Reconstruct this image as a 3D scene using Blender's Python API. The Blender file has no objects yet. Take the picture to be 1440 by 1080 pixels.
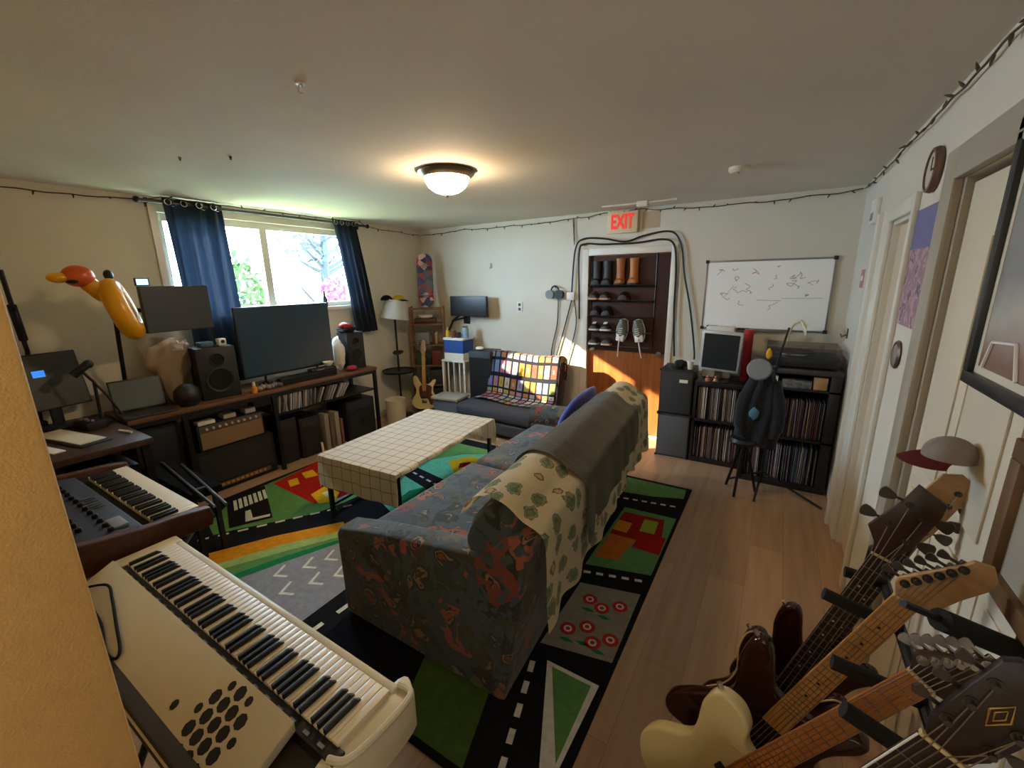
import bpy, bmesh, math, random
from mathutils import Vector, Matrix
random.seed(11)
SC = bpy.context.scene
COL = SC.collection
PI = math.pi
R = math.radians
# room, metres: the camera stands at x=0, y=0 in the doorway of the near wall
XL, XR, YF, YN, ZC = -4.382, 0.489, 4.640, 0.10, 2.442
MW = {}
SKEW = [None]

# ---------------------------------------------------------------- materials
def lin(c):
    if isinstance(c, str):
        c = [int(c[i:i + 2], 16) for i in (0, 2, 4)]
    c = [v / 255.0 for v in c]
    return [v / 12.92 if v <= .04045 else ((v + .055) / 1.055) ** 2.4 for v in c] + [1.0]
def M(name, col, rough=.55, metal=0., noise=None, bump=None, emit=None, trans=0., alpha=1., spec=.5, sheen=0.):
    m = bpy.data.materials.new(name); m.use_nodes = True
    nt = m.node_tree; N = nt.nodes; L = nt.links
    b = N['Principled BSDF']
    c = lin(col)
    b.inputs['Base Color'].default_value = c
    b.inputs['Roughness'].default_value = rough
    b.inputs['Metallic'].default_value = metal
    b.inputs['Specular IOR Level'].default_value = spec
    if sheen: b.inputs['Sheen Weight'].default_value = sheen
    if trans: b.inputs['Transmission Weight'].default_value = trans
    if alpha < 1: b.inputs['Alpha'].default_value = alpha
    if emit:
        b.inputs['Emission Color'].default_value = lin(emit[0]); b.inputs['Emission Strength'].default_value = emit[1]
    tc = None
    if noise or bump:
        tc = N.new('ShaderNodeTexCoord')
    if noise:
        sc, amt = noise[0], noise[1]
        t = N.new('ShaderNodeTexNoise'); t.inputs['Scale'].default_value = sc; t.inputs['Detail'].default_value = 5
        mp = N.new('ShaderNodeMapping')
        if len(noise) > 2: mp.inputs['Scale'].default_value = noise[2]
        L.new(tc.outputs['Object'], mp.inputs[0]); L.new(mp.outputs[0], t.inputs['Vector'])
        r = N.new('ShaderNodeValToRGB')
        r.color_ramp.elements[0].position = .3; r.color_ramp.elements[1].position = .7
        r.color_ramp.elements[0].color = [v * (1 - amt) for v in c[:3]] + [1]
        r.color_ramp.elements[1].color = [min(1, v * (1 + amt)) for v in c[:3]] + [1]
        L.new(t.outputs['Fac'], r.inputs[0]); L.new(r.outputs[0], b.inputs['Base Color'])
    if bump:
        t = N.new('ShaderNodeTexNoise'); t.inputs['Scale'].default_value = bump[0]; t.inputs['Detail'].default_value = 4
        L.new(tc.outputs['Object'], t.inputs['Vector'])
        bp = N.new('ShaderNodeBump'); bp.inputs['Strength'].default_value = bump[1]; bp.inputs['Distance'].default_value = .01
        L.new(t.outputs['Fac'], bp.inputs['Height']); L.new(bp.outputs[0], b.inputs['Normal'])
    return m
def nodes(name, rough=.7, sheen=0.):
    m = bpy.data.materials.new(name); m.use_nodes = True
    b = m.node_tree.nodes['Principled BSDF']; b.inputs['Roughness'].default_value = rough
    if sheen: b.inputs['Sheen Weight'].default_value = sheen
    return m, m.node_tree.nodes, m.node_tree.links, b
def ramp(N, stops, const=True):
    r = N.new('ShaderNodeValToRGB'); cr = r.color_ramp
    if const: cr.interpolation = 'CONSTANT'
    while len(cr.elements) < len(stops): cr.elements.new(.5)
    for e, (p, c) in zip(cr.elements, stops):
        e.position = p; e.color = lin(c)
    return r

# ---------------------------------------------------------------- shapes
def catmull(P, n=6, closed=False):
    P = [Vector(p) for p in P]; out = []; k = len(P)
    rng = range(k) if closed else range(k - 1)
    for i in rng:
        if closed: p0, p1, p2, p3 = P[i - 1], P[i], P[(i + 1) % k], P[(i + 2) % k]
        else: p0, p1, p2, p3 = P[max(i - 1, 0)], P[i], P[i + 1], P[min(i + 2, k - 1)]
        for j in range(n):
            t = j / n
            out.append(.5 * ((2 * p1) + (p2 - p0) * t + (2 * p0 - 5 * p1 + 4 * p2 - p3) * t * t + (3 * p1 - p0 - 3 * p2 + p3) * t ** 3))
    if not closed: out.append(P[-1])
    return out
class G:
    """collects shapes; build() links them as ONE mesh object"""
    def __init__(s): s.bm = bmesh.new()
    def put(s, t, m=0, mx=None):
        if mx is not None: t.transform(mx)
        for f in t.faces: f.material_index = m
        me = bpy.data.meshes.new('tmp'); t.to_mesh(me); t.free(); s.bm.from_mesh(me); bpy.data.meshes.remove(me)
        return s
    def box(s, a, b, m=0, bev=0., mx=None, seg=2):
        t = bmesh.new(); bmesh.ops.create_cube(t, size=1)
        a = Vector(a); b = Vector(b); c = (a + b) / 2; d = b - a
        for v in t.verts: v.co = Vector((v.co.x * abs(d.x), v.co.y * abs(d.y), v.co.z * abs(d.z))) + c
        if bev: bmesh.ops.bevel(t, geom=t.edges[:], offset=bev, segments=seg, affect='EDGES', profile=.5)
        return s.put(t, m, mx)
    def cyl(s, p0, p1, r0, r1=None, n=16, m=0, mx=None):
        p0 = Vector(p0); p1 = Vector(p1); d = p1 - p0
        t = bmesh.new()
        bmesh.ops.create_cone(t, cap_ends=True, segments=n, radius1=r0, radius2=r0 if r1 is None else r1, depth=d.length)
        q = d.to_track_quat('Z', 'Y').to_matrix().to_4x4()
        t.transform(Matrix.Translation((p0 + p1) / 2) @ q)
        return s.put(t, m, mx)
    def loft(s, rings, m=0, cap=True, closed=True, mx=None):
        t = bmesh.new(); V = [[t.verts.new(p) for p in r] for r in rings]; n = len(rings[0])
        for i in range(len(V) - 1):
            for j in range(n if closed else n - 1):
                k = (j + 1) % n
                try: t.faces.new((V[i][j], V[i][k], V[i + 1][k], V[i + 1][j]))
                except ValueError: pass
        if cap and closed:
            t.faces.new(V[0][::-1]); t.faces.new(V[-1])
        bmesh.ops.remove_doubles(t, verts=t.verts[:], dist=1e-6)
        bmesh.ops.recalc_face_normals(t, faces=t.faces[:])
        return s.put(t, m, mx)
    def tube(s, P, r, n=8, m=0, sm=0, mx=None, loop=False):
        P = catmull(P, sm) if sm else [Vector(p) for p in P]
        rr = r if isinstance(r, (list, tuple)) else [r] * len(P)
        if len(rr) != len(P): rr = [rr[min(int(i * len(rr) / len(P)), len(rr) - 1)] for i in range(len(P))]
        T = [(P[min(i + 1, len(P) - 1)] - P[max(i - 1, 0)]).normalized() for i in range(len(P))]
        u = T[0].orthogonal().normalized(); rings = []
        for i, p in enumerate(P):
            u = (u - T[i] * u.dot(T[i])); u = u.normalized() if u.length > 1e-6 else T[i].orthogonal().normalized()
            w = T[i].cross(u)
            rings.append([p + (u * math.cos(2 * PI * k / n) + w * math.sin(2 * PI * k / n)) * rr[i] for k in range(n)])
        if loop: rings[-1] = rings[0]
        return s.loft(rings, m, mx=mx, cap=not loop)
    def lathe(s, prof, c=(0, 0, 0), n=24, m=0, mx=None):
        c = Vector(c)
        rings = [[c + Vector((max(r, 1e-4) * math.cos(2 * PI * k / n), max(r, 1e-4) * math.sin(2 * PI * k / n), z)) for k in range(n)] for r, z in prof]
        return s.loft(rings, m, mx=mx)
    def ball(s, c, r, n=16, m=0, mx=None):
        t = bmesh.new(); bmesh.ops.create_uvsphere(t, u_segments=n, v_segments=max(6, n // 2), radius=1)
        r = (r, r, r) if not isinstance(r, (tuple, list)) else r
        t.transform(Matrix.Translation(c) @ Matrix.Diagonal((*r, 1)))
        return s.put(t, m, mx)
    def blob(s, c, r, sub=3, amp=.15, f=4., seed=0, m=0, mx=None):
        from mathutils import noise as nz
        t = bmesh.new(); bmesh.ops.create_icosphere(t, subdivisions=sub, radius=1)
        for v in t.verts:
            k = 1 + amp * nz.noise(v.co * f + Vector((seed * 7.3, seed * 3.1, 0)))
            v.co = Vector((v.co.x * r[0], v.co.y * r[1], v.co.z * r[2])) * k + Vector(c)
        return s.put(t, m, mx)
    def prism(s, poly, a, b, plane='xy', m=0, bev=0., mx=None, seg=2):
        """outline extruded from a to b along the axis missing in PLANE"""
        def P(u, v, w):
            return {'xy': (u, v, w), 'xz': (u, w, v), 'yz': (w, u, v)}[plane]
        t = bmesh.new(); A = [t.verts.new(P(p[0], p[1], a)) for p in poly]; B = [t.verts.new(P(p[0], p[1], b)) for p in poly]
        t.faces.new(A); t.faces.new(B[::-1]); n = len(poly)
        for i in range(n): t.faces.new((A[i], B[i], B[(i + 1) % n], A[(i + 1) % n]))
        bmesh.ops.recalc_face_normals(t, faces=t.faces[:])
        if bev:
            ed = [e for e in t.edges if len(e.link_faces) == 2 and any(len(f.verts) == n and n > 4 for f in e.link_faces)] if n > 4 else t.edges[:]
            bmesh.ops.bevel(t, geom=ed, offset=bev, segments=seg, affect='EDGES', profile=.5)
        return s.put(t, m, mx)
    def sheet(s, f, nu, nv, th=.004, m=0, mfun=None, mx=None):
        t = bmesh.new(); V = [[t.verts.new(f(i / nu, j / nv)) for j in range(nv + 1)] for i in range(nu + 1)]; uvl = t.loops.layers.uv.new('UVMap')
        for i in range(nu):
            for j in range(nv):
                fc = t.faces.new((V[i][j], V[i + 1][j], V[i + 1][j + 1], V[i][j + 1]))
                for lp, (a, c) in zip(fc.loops, ((i, j), (i + 1, j), (i + 1, j + 1), (i, j + 1))): lp[uvl].uv = (a / nu, c / nv)
                fc.material_index = mfun(i, j) if mfun else m
        if th: bmesh.ops.solidify(t, geom=t.faces[:], thickness=th)
        bmesh.ops.recalc_face_normals(t, faces=t.faces[:])
        me = bpy.data.meshes.new('tmp')
        if mx is not None: t.transform(mx)
        t.to_mesh(me); t.free(); s.bm.from_mesh(me); bpy.data.meshes.remove(me); return s
    def poly(s, P, m=0):
        t = bmesh.new(); t.faces.new([t.verts.new(p) for p in P]); return s.put(t, m)
    def build(s, name, mats, parent=None, smooth=35, local=False):
        """world coordinates unless LOCAL; re-expressed in the parent thing's own space"""
        root = parent
        while root is not None and root.parent is not None: root = root.parent
        if SKEW[0] and not local:
            for v in s.bm.verts: v.co = SKEW[0](v.co)
        if root is not None and not local: s.bm.transform(MW[root.name].inverted())
        me = bpy.data.meshes.new(name)
        for f in s.bm.faces: f.smooth = True
        s.bm.to_mesh(me); s.bm.free()
        me.set_sharp_from_angle(angle=R(smooth))
        for m in (mats if isinstance(mats, (list, tuple)) else [mats]): me.materials.append(m)
        o = bpy.data.objects.new(name, me); COL.objects.link(o)
        if parent is not None: o.parent = parent
        else: MW[o.name] = Matrix.Identity(4)
        return o
def tag(o, label, cat, group=None, kind=None):
    o['label'] = label; o['category'] = cat
    if group: o['group'] = group
    if kind: o['kind'] = kind
    return o
def thing(name, label, cat, loc=(0, 0, 0), rotz=0., group=None, mx=None):
    o = bpy.data.objects.new(name, None); COL.objects.link(o); o.empty_display_size = .05
    m = mx if mx is not None else Matrix.Translation(loc) @ Matrix.Rotation(rotz, 4, 'Z')
    o.matrix_world = m; MW[o.name] = m.copy()
    return tag(o, label, cat, group)
def struct(o):
    o['kind'] = 'structure'; return o
def dup(root, mx, label=None, group=None):
    r = root.copy(); COL.objects.link(r); r.matrix_world = mx; MW[r.name] = mx.copy()
    if label: r['label'] = label
    if group: r['group'] = group
    for ch in list(root.children):
        c = ch.copy(); COL.objects.link(c); c.parent = r
        for g in list(ch.children):
            d = g.copy(); COL.objects.link(d); d.parent = c
    return r
def copypart(o, parent, mx):
    c = o.copy(); COL.objects.link(c); c.parent = parent; c.matrix_local = mx; return c
def T(x, y, z, rz=0., rx=0., ry=0.):
    return Matrix.Translation((x, y, z)) @ Matrix.Rotation(rz, 4, 'Z') @ Matrix.Rotation(ry, 4, 'Y') @ Matrix.Rotation(rx, 4, 'X')

# ---------------------------------------------------------------- shared materials
black = M('black_plastic', '17171a', .45)
blackm = M('black_metal', '1a1a1c', .4, .3)
dark = M('dark_grey_plastic', '2a2b2e', .5)
blackcloth = M('black_grille_cloth', '121214', .9, bump=(300, .3))
chrome = M('chrome', 'c8c8ca', .2, 1.)
steel = M('brushed_steel', '8f9092', .35, .9)
white = M('white_plastic', 'e6e4de', .4)
paper = M('white_paper', 'e8e4da', .8)
cream = M('cream_plastic', 'd9cfae', .45)
red = M('red_plastic', 'a01d22', .45)
blue = M('blue_plastic', '2c55a0', .45)
yellow = M('yellow_plastic', 'e0b020', .45)
grey = M('grey_plastic', '7d8084', .5)
screen = M('dark_screen', '14171a', .22)
tanwood = M('tan_wood', 'b08a5c', .5, noise=(6, .2, (1, 1, 8)))
darkwood = M('dark_brown_wood', '4a2f1f', .45, noise=(5, .3, (8, 1, 8)))
deskwood = M('desk_brown_wood', '6b4a35', .4, noise=(4, .25, (8, 1, 8)))
whitepaint = M('white_gloss_paint', 'dedbd0', .3)
# ---------------------------------------------------------------- room shell
wallm = M('warm_white_wall_paint', 'd3cdbd', .75, noise=(1.5, .04), bump=(90, .12))
ceilm = M('ceiling_paint', 'd6d0c2', .85, noise=(1.2, .05), bump=(60, .1))
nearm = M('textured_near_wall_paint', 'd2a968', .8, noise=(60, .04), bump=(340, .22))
m, N, L, b = nodes('laminate_floor', .38)
tc = N.new('ShaderNodeTexCoord'); mp = N.new('ShaderNodeMapping'); mp.inputs['Rotation'].default_value = (0, 0, R(90))
br = N.new('ShaderNodeTexBrick'); br.offset = .37; br.inputs['Scale'].default_value = 1
br.inputs['Brick Width'].default_value = 1.25; br.inputs['Row Height'].default_value = .19; br.inputs['Mortar Size'].default_value = .0012
br.inputs['Color1'].default_value = lin('bf9f80'); br.inputs['Color2'].default_value = lin('b09173'); br.inputs['Mortar'].default_value = lin('8d7159')
nz = N.new('ShaderNodeTexNoise'); nz.inputs['Scale'].default_value = 3; nz.inputs['Detail'].default_value = 6
mp2 = N.new('ShaderNodeMapping'); mp2.inputs['Scale'].default_value = (9, .7, 1)
mx = N.new('ShaderNodeMix'); mx.data_type = 'RGBA'; mx.blend_type = 'MULTIPLY'; mx.inputs[0].default_value = .55
rp = ramp(N, [(.3, 'd2c8be'), (.7, 'ffffff')], False)
L.new(tc.outputs['Object'], mp.inputs[0]); L.new(mp.outputs[0], br.inputs['Vector'])
L.new(tc.outputs['Object'], mp2.inputs[0]); L.new(mp2.outputs[0], nz.inputs['Vector']); L.new(nz.outputs['Fac'], rp.inputs[0])
L.new(br.outputs['Color'], mx.inputs[6]); L.new(rp.outputs[0], mx.inputs[7]); L.new(mx.outputs[2], b.inputs['Base Color'])
floorm = m
W = .14      # wall thickness
YB = -2.3    # the hallway the camera stands in ends here
HX = -1.45   # hallway's far side
struct(G().box((XL - W, YB - W, -.1), (XR + W, YF + W, 0)).build('floor', floorm))
struct(G().box((XL - W, YB - W, ZC), (XR + W, YF + W, ZC + .12)).build('ceiling', ceilm))
# window wall
WY0, WY1, WZ0, WZ1 = 1.60, 3.46, 1.49, 2.33
g = G(); g.box((XL - W, YN - .7, 0), (XL, WY0, ZC)); g.box((XL - W, WY1, 0), (XL, YF + W, ZC))
g.box((XL - W, WY0, 0), (XL, WY1, WZ0)); g.box((XL - W, WY0, WZ1), (XL, WY1, ZC))
struct(g.build('wall_left', wallm))
# wall with the exit door
DX0, DX1, DZ = -1.88, -.975, 2.005
g = G(); g.box((XL, YF, 0), (DX0, YF + W, ZC)); g.box((DX1, YF, 0), (XR + W, YF + W, ZC)); g.box((DX0, YF, DZ), (DX1, YF + W, ZC))
struct(g.build('wall_far', wallm))
# right-hand wall with a doorway and a closet opening
D1a, D1b, D1z = 2.80, 3.30, 2.03
C1a, C1b, C1z = .70, 2.17, 2.06
g = G(); g.box((XR, D1b, 0), (XR + W, YF, ZC)); g.box((XR, D1a, D1z), (XR + W, D1b, ZC)); g.box((XR, C1b, 0), (XR + W, D1a, ZC))
g.box((XR, C1a, C1z), (XR + W, C1b, ZC)); g.box((XR, YB, 0), (XR + W, C1a, ZC))
struct(g.build('wall_right', wallm))
# near wall: the camera looks past its end
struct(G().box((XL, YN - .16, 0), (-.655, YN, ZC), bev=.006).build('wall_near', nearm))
g = G(); g.box((HX - W, YB, 0), (HX, YN - .16, ZC)); g.box((HX - W, YB - W, 0), (XR + W, YB, ZC))
struct(g.build('wall_hallway', wallm))

# window: white vinyl slider in a deep opening
wf = thing('window_1', 'white framed sliding window behind the television', 'window', (XL - .07, 2.53, WZ0)); struct(wf)
g = G(); x0, x1 = XL - .10, XL - .04
g.box((x0, WY0, WZ0), (x1, WY0 + .05, WZ1)); g.box((x0, WY1 - .05, WZ0), (x1, WY1, WZ1))
g.box((x0, WY0 + .05, WZ0), (x1, WY1 - .05, WZ0 + .05)); g.box((x0, WY0 + .05, WZ1 - .06), (x1, WY1 - .05, WZ1))
g.box((x0 + .005, 2.43, WZ0 + .05), (x1 + .01, 2.50, WZ1 - .06))
g.build('window_frame', whitepaint, wf)
m = bpy.data.materials.new('window_glass'); m.use_nodes = True; nt = m.node_tree; nt.nodes.clear()
out = nt.nodes.new('ShaderNodeOutputMaterial'); tr = nt.nodes.new('ShaderNodeBsdfTransparent'); gl = nt.nodes.new('ShaderNodeBsdfGlossy')
gl.inputs['Roughness'].default_value = .02; ms = nt.nodes.new('ShaderNodeMixShader'); ms.inputs[0].default_value = .05
tr.inputs[0].default_value = (.96, .98, .98, 1)
nt.links.new(tr.outputs[0], ms.inputs[1]); nt.links.new(gl.outputs[0], ms.inputs[2]); nt.links.new(ms.outputs[0], out.inputs[0])
glass = m
for a, c in ((WY0 + .05, 2.43), (2.50, WY1 - .05)):
    G().box((x0 + .025, a, WZ0 + .05), (x0 + .031, c, WZ1 - .06)).build('pane', glass, wf)
g = G(); g.box((XL - .002, WY0 - .05, WZ1), (XL + .018, WY1 + .06, WZ1 + .07)); g.box((XL - .002, WY0 - .05, WZ0 - .02), (XL + .018, WY0, WZ1))
g.box((XL - .002, WY1, WZ0 - .02), (XL + .018, WY1 + .06, WZ1)); g.box((XL - .04, WY0 - .06, WZ0 - .035), (XL + .04, WY1 + .07, WZ0))
struct(g.build('trim_1', whitepaint))

# exit door with its white frame
doorm = M('orange_brown_door_wood', '9a5a30', .32, noise=(3, .25, (9, 9, .7)))
d = thing('door_1', 'orange brown wooden door in a white frame under the exit sign', 'door', (-1.43, YF + .05, 0)); struct(d)
G().box((DX0 + .015, YF + .035, .008), (DX1 - .015, YF + .075, DZ - .01), bev=.003).build('slab', doorm, d)
g = G(); g.lathe([(0, 0), (.026, .004), (.028, .02), (.018, .03), (.010, .035), (.010, .055)], n=16, mx=T(DX1 - .075, YF + .035 - .055, .95, rx=R(-90)))
g.build('handle', steel, d)
g = G(); 
for a, c in ((DX0 - .06, DX0 + .012), (DX1 - .012, DX1 + .05)): g.box((a, YF - .018, 0), (c, YF + .03, DZ + .062), bev=.004)
g.box((DX0 + .012, YF - .018, DZ - .01), (DX1 - .012, YF + .03, DZ + .062), bev=.004)
struct(g.build('trim_2', whitepaint))
struct(G().box((DX0, YF - .03, 0), (DX1, YF + .035, .012), bev=.003).build('trim_3', whitepaint))
for nm, a, c in (('baseboard_far', -3.9, DX0 - .06), ('baseboard_corner', DX1 + .05, XR)):
    struct(G().box((a, YF - .014, 0), (c, YF, .085), bev=.004).build(nm, whitepaint))
struct(G().box((XL, YN, 0), (XL + .014, YF - .014, .085), bev=.004).build('baseboard_left', whitepaint))
struct(G().box((DX0 - .1, YF + .10, 0), (DX1 + .1, YF + W, DZ + .1)).build('door_leak_block', wallm))  # unseen backing added behind the exit door to block light leaks
struct(G().box((XR + .11, C1a - .1, 0), (XR + W, D1b + .1, 2.2)).build('closet_leak_block', wallm))  # unseen backing added behind closet and side door against leaking light
# doorway and closet in the right-hand wall
g = G()
g.box((XR - .022, D1b, 0), (XR, D1b + .30, D1z + .08), bev=.006); g.box((XR - .045, D1b + .20, 0), (XR, D1b + .27, D1z + .075), bev=.006)
g.box((XR - .022, D1a - .05, 0), (XR, D1a, D1z + .08), bev=.006)
g.box((XR - .022, D1a, D1z), (XR, D1b, D1z + .08), bev=.006)
g.box((XR, D1b - .02, 0), (XR + .09, D1b, D1z)); g.box((XR, D1a, 0), (XR + .09, D1a + .02, D1z)); g.box((XR, D1a + .02, D1z - .02), (XR + .09, D1b - .02, D1z))
struct(g.build('trim_4', whitepaint))
beigedoor = M('beige_door_paint', 'cdbfa6', .45)
d2 = thing('door_2', 'beige narrow door in the right wall before the whiteboard corner', 'door', (XR + .06, 3.05, 0)); struct(d2)
G().box((XR + .03, D1a + .022, .01), (XR + .07, D1b - .022, D1z - .022)).build('slab', beigedoor, d2)
g = G(); g.box((XR - .03, C1b, 0), (XR, C1b + .13, C1z + .11), bev=.006); g.box((XR - .03, C1a - .1, C1z), (XR, C1b, C1z + .11), bev=.006)
g.box((XR, C1b - .025, 0), (XR + .1, C1b, C1z)); g.box((XR - .03, C1a - .1, 0), (XR, C1a, C1z), bev=.006)
struct(g.build('trim_5', M('grey_beige_trim', 'a59c8a', .45)))
d3 = thing('door_3', 'cream folding closet door behind the black picture frame', 'door', (XR + .05, 1.43, 0)); struct(d3)
closetm = M('cream_closet_paint', 'd6cbb2', .5)
for a, c in ((1.80, C1b - .03), (1.415, 1.79), (1.06, 1.405), (.72, 1.05)):
    g = G(); g.box((XR + .02, a, .015), (XR + .05, c, C1z - .02), bev=.003)
    for z0, z1 in ((.15, .95), (1.05, 1.85)):
        g.box((XR + .014, a + .06, z0), (XR + .0201, c - .06, z1), bev=.002)
    g.build('panel', closetm, d3)

# ---------------------------------------------------------------- outdoors, as seen through the window
struct(G().box((-16, -8, -.6), (XL - W - .05, 16, -.5)).build('ground', M('dry_lawn', '8a9160', .9, noise=(3, .2))))
leafm = M('sunlit_leaves', '2f4d1e', .8, noise=(9, .35)); barkm = M('grey_bark', '1c2124', .9)
pinkm = M('pink_blossom', '7d2450', .7)
def leaves(g, c, r, n, s, m=0):
    t = bmesh.new()
    for _ in range(n):
        while True:
            p = Vector((random.uniform(-1, 1), random.uniform(-1, 1), random.uniform(-1, 1)))
            if p.length < 1: break
        p = Vector(c) + Vector((p.x * r[0], p.y * r[1], p.z * r[2]))
        u = Vector((random.uniform(-1, 1), random.uniform(-1, 1), random.uniform(-1, 1))).normalized(); w = u.orthogonal().normalized()
        k = s * random.uniform(.6, 1.3)
        t.faces.new([t.verts.new(q) for q in (p - u * k, p + w * k * .45, p + u * k, p - w * k * .45)])
    g.put(t, m)
b_ = thing('bush', 'green leafy bush outside the left window pane', 'bush', (-6.1, 3.1, -.5))
g = G()
for i in range(7): g.tube([(-6.1 + random.uniform(-.2, .2), 2.9 + random.uniform(-.2, .2), -.5), (-6.1 + random.uniform(-.5, .5), 2.85 + random.uniform(-.4, .4), 1.6)], .02, 6)
g.build('stem', barkm, b_)
g = G(); leaves(g, (-6.1, 2.85, 1.25), (.6, .55, .95), 1400, .07); g.build('foliage', leafm, b_)
t_ = thing('tree', 'grey bare branched tree outside the right window pane', 'tree', (-8.6, 5.9, -.5))
g = G(); g.tube([(-8.6, 5.9, -.5), (-8.55, 5.95, 1.2), (-8.6, 6.1, 2.6), (-8.5, 6.1, 4.2)], [.12, .10, .08, .05], 8, sm=4)
for i in range(26):
    z = random.uniform(1.0, 3.4); a = random.uniform(-PI, PI); l = random.uniform(.5, 1.2)
    g.tube([(-8.58, 6.0, z), (-8.58 + .5 * l * math.cos(a), 6.0 + .5 * l * math.sin(a), z + .25 * l), (-8.58 + l * math.cos(a), 6.0 + l * math.sin(a), z + .6 * l)], [.045, .03, .014], 6, sm=3)
g.build('trunk', barkm, t_)
g = G(); leaves(g, (-8.6, 6.0, 2.9), (1.1, 1.1, .8), 260, .09); g.build('foliage', M('blue_green_leaves', '26363a', .8), t_)
f_ = thing('flowering_shrub', 'pink flowering shrub outside the right window pane', 'bush', (-7.2, 5.25, -.5))
g = G()
for i in range(5): g.tube([(-7.2, 5.25, -.5), (-7.2 + random.uniform(-.2, .2), 5.25 + random.uniform(-.2, .2), 1.5)], .015, 6)
g.build('stem', barkm, f_)
g = G(); leaves(g, (-7.2, 5.25, 1.55), (.28, .26, .34), 300, .06); g.build('blossom', pinkm, f_)
# ---------------------------------------------------------------- rug with a road map woven into it
rc = {'black': '1b1b1f', 'green': '5f8f52', 'dgreen': '1f7a4c', 'teal': '6fc7a0', 'red': 'a8201c', 'yellow': 'd9b020', 'orange': 'd08a1c',
      'yellow2': '9bb56a', 'grey': '8f929a', 'white': 'd8d6cc', 'olive': '4f6b32', 'flower': 'b5342a', 'grey2': '8d8878', 'brick': '9a2323', 'orange2': 'c06a28', 'lime': '93a83a'}
rn = list(rc); rmats = [M('rug_' + k + '_pile', v, .95, noise=(30, .12), bump=(220, .5), spec=.1) for k, v in rc.items()]
g = G(); RZ = .010
g.box((-3.775, .86, .001), (-.46, 3.56, RZ), rn.index('black'), bev=.003)
lay = [0]
def rp_(c, P, lvl=1):
    g.poly([(x, y, RZ + .0004 * lvl) for x, y in P], rn.index(c))
rp_('green', [(-3.71, 1.51), (-3.72, 1.78), (-3.75, 2.28), (-3.765, 3.40), (-2.21, 3.42), (-2.16, 3.04), (-2.82, 2.17), (-2.84, 1.93), (-2.89, 1.70), (-3.20, 1.26), (-3.26, 1.15), (-3.45, 1.2)])
rp_('red', [(-3.68, 1.82), (-3.768, 2.31), (-3.768, 2.75), (-3.44, 2.72), (-2.87, 2.14), (-2.93, 2.00), (-3.03, 1.79)], 2)
for P in ([(-3.62, 1.92), (-3.60, 2.00), (-3.47, 1.94), (-3.48, 1.86)], [(-3.20, 1.87), (-3.23, 2.02), (-3.02, 2.02), (-2.92, 1.90), (-3.00, 1.81)], [(-3.66, 2.08), (-3.64, 2.18), (-3.48, 2.13), (-3.52, 2.03)],
          [(-3.55, 2.3), (-3.5, 2.42), (-3.38, 2.36), (-3.42, 2.25)], [(-3.35, 2.12), (-3.3, 2.22), (-3.22, 2.18), (-3.27, 2.1)], [(-3.62, 2.5), (-3.6, 2.6), (-3.45, 2.56), (-3.47, 2.46)]):
    rp_('yellow', P, 3)
rp_('white', [(-3.14, 1.93), (-3.13, 1.98), (-3.0, 1.97), (-3.02, 1.91)], 4)
rp_('black', [(-3.74, 1.46), (-3.71, 1.76), (-3.12, 1.50), (-3.25, 1.25)], 3)
for i in range(7):        # crossing stripes
    t = i / 6; x = -3.67 + .0 * t; y0 = 1.475 + .225 * t
    rp_('white', [(-3.66 + .02 * t, y0), (-3.655 + .02 * t, y0 + .022), (-3.48 + .02 * t, y0 - .05), (-3.485 + .02 * t, y0 - .075)], 4)
rp_('white', [(-3.40, 1.44), (-3.39, 1.475), (-3.25, 1.42), (-3.19, 1.52), (-3.16, 1.50), (-3.24, 1.36)], 4)
rp_('orange', [(-3.11, .92), (-2.87, 1.36), (-2.60, 1.74), (-2.48, 1.68), (-2.71, 1.35), (-2.92, .92)], 2)
rp_('yellow2', [(-2.92, .92), (-2.71, 1.35), (-2.48, 1.68), (-2.43, 1.64), (-2.63, 1.30), (-2.84, .92)], 3)
rp_('green', [(-2.84, .92), (-2.63, 1.30), (-2.43, 1.64), (-2.38, 1.61), (-2.54, 1.24), (-2.69, .92)], 4)
rp_('dgreen', [(-2.71, .92), (-2.58, 1.27), (-2.40, 1.63), (-2.36, 1.59), (-2.51, 1.23), (-2.62, .92)], 5)
rp_('grey', [(-2.64, .92), (-2.52, 1.24), (-2.37, 1.60), (-1.97, 1.32), (-1.96, .92)], 6)
for x, y in ((-2.45, 1.12), (-2.37, 1.26), (-2.32, 1.38), (-2.27, 1.05), (-2.2, 1.19), (-2.13, 1.31)):   # parking marks
    rp_('white', [(x, y), (x - .045, y + .10), (x - .03, y + .106), (x + .008, y + .025), (x + .075, y + .055), (x + .083, y + .04)], 7)
def dashes(A, B, n, w=.012, f=.55, lvl=6):
    A = Vector(A); B = Vector(B); d = (B - A) / n; u = d.normalized(); k = Vector((-u.y, u.x)) * w
    for i in range(n):
        p = A + d * i; q = p + d * f
        rp_('white', [tuple(p + k), tuple(q + k), tuple(q - k), tuple(p - k)], lvl)
dashes((-3.28, 1.06), (-2.72, 1.98), 9); dashes((-1.86, .95), (-1.83, 1.7), 4, .014)
rp_('teal', [(-2.62, 2.10), (-2.86, 2.85), (-2.6, 3.2), (-2.3, 3.36), (-1.95, 3.3), (-1.95, 2.0), (-2.30, 1.98)], 3)
rp_('orange2', [(-2.62, 2.10), (-2.70, 2.36), (-2.66, 2.37), (-2.56, 2.10)], 4)
rp_('dgreen', [(-2.40, 2.07), (-2.50, 2.2), (-2.52, 2.34), (-2.45, 2.46), (-2.36, 2.42), (-2.30, 2.32), (-2.27, 2.16), (-2.31, 2.03)], 4)
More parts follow.
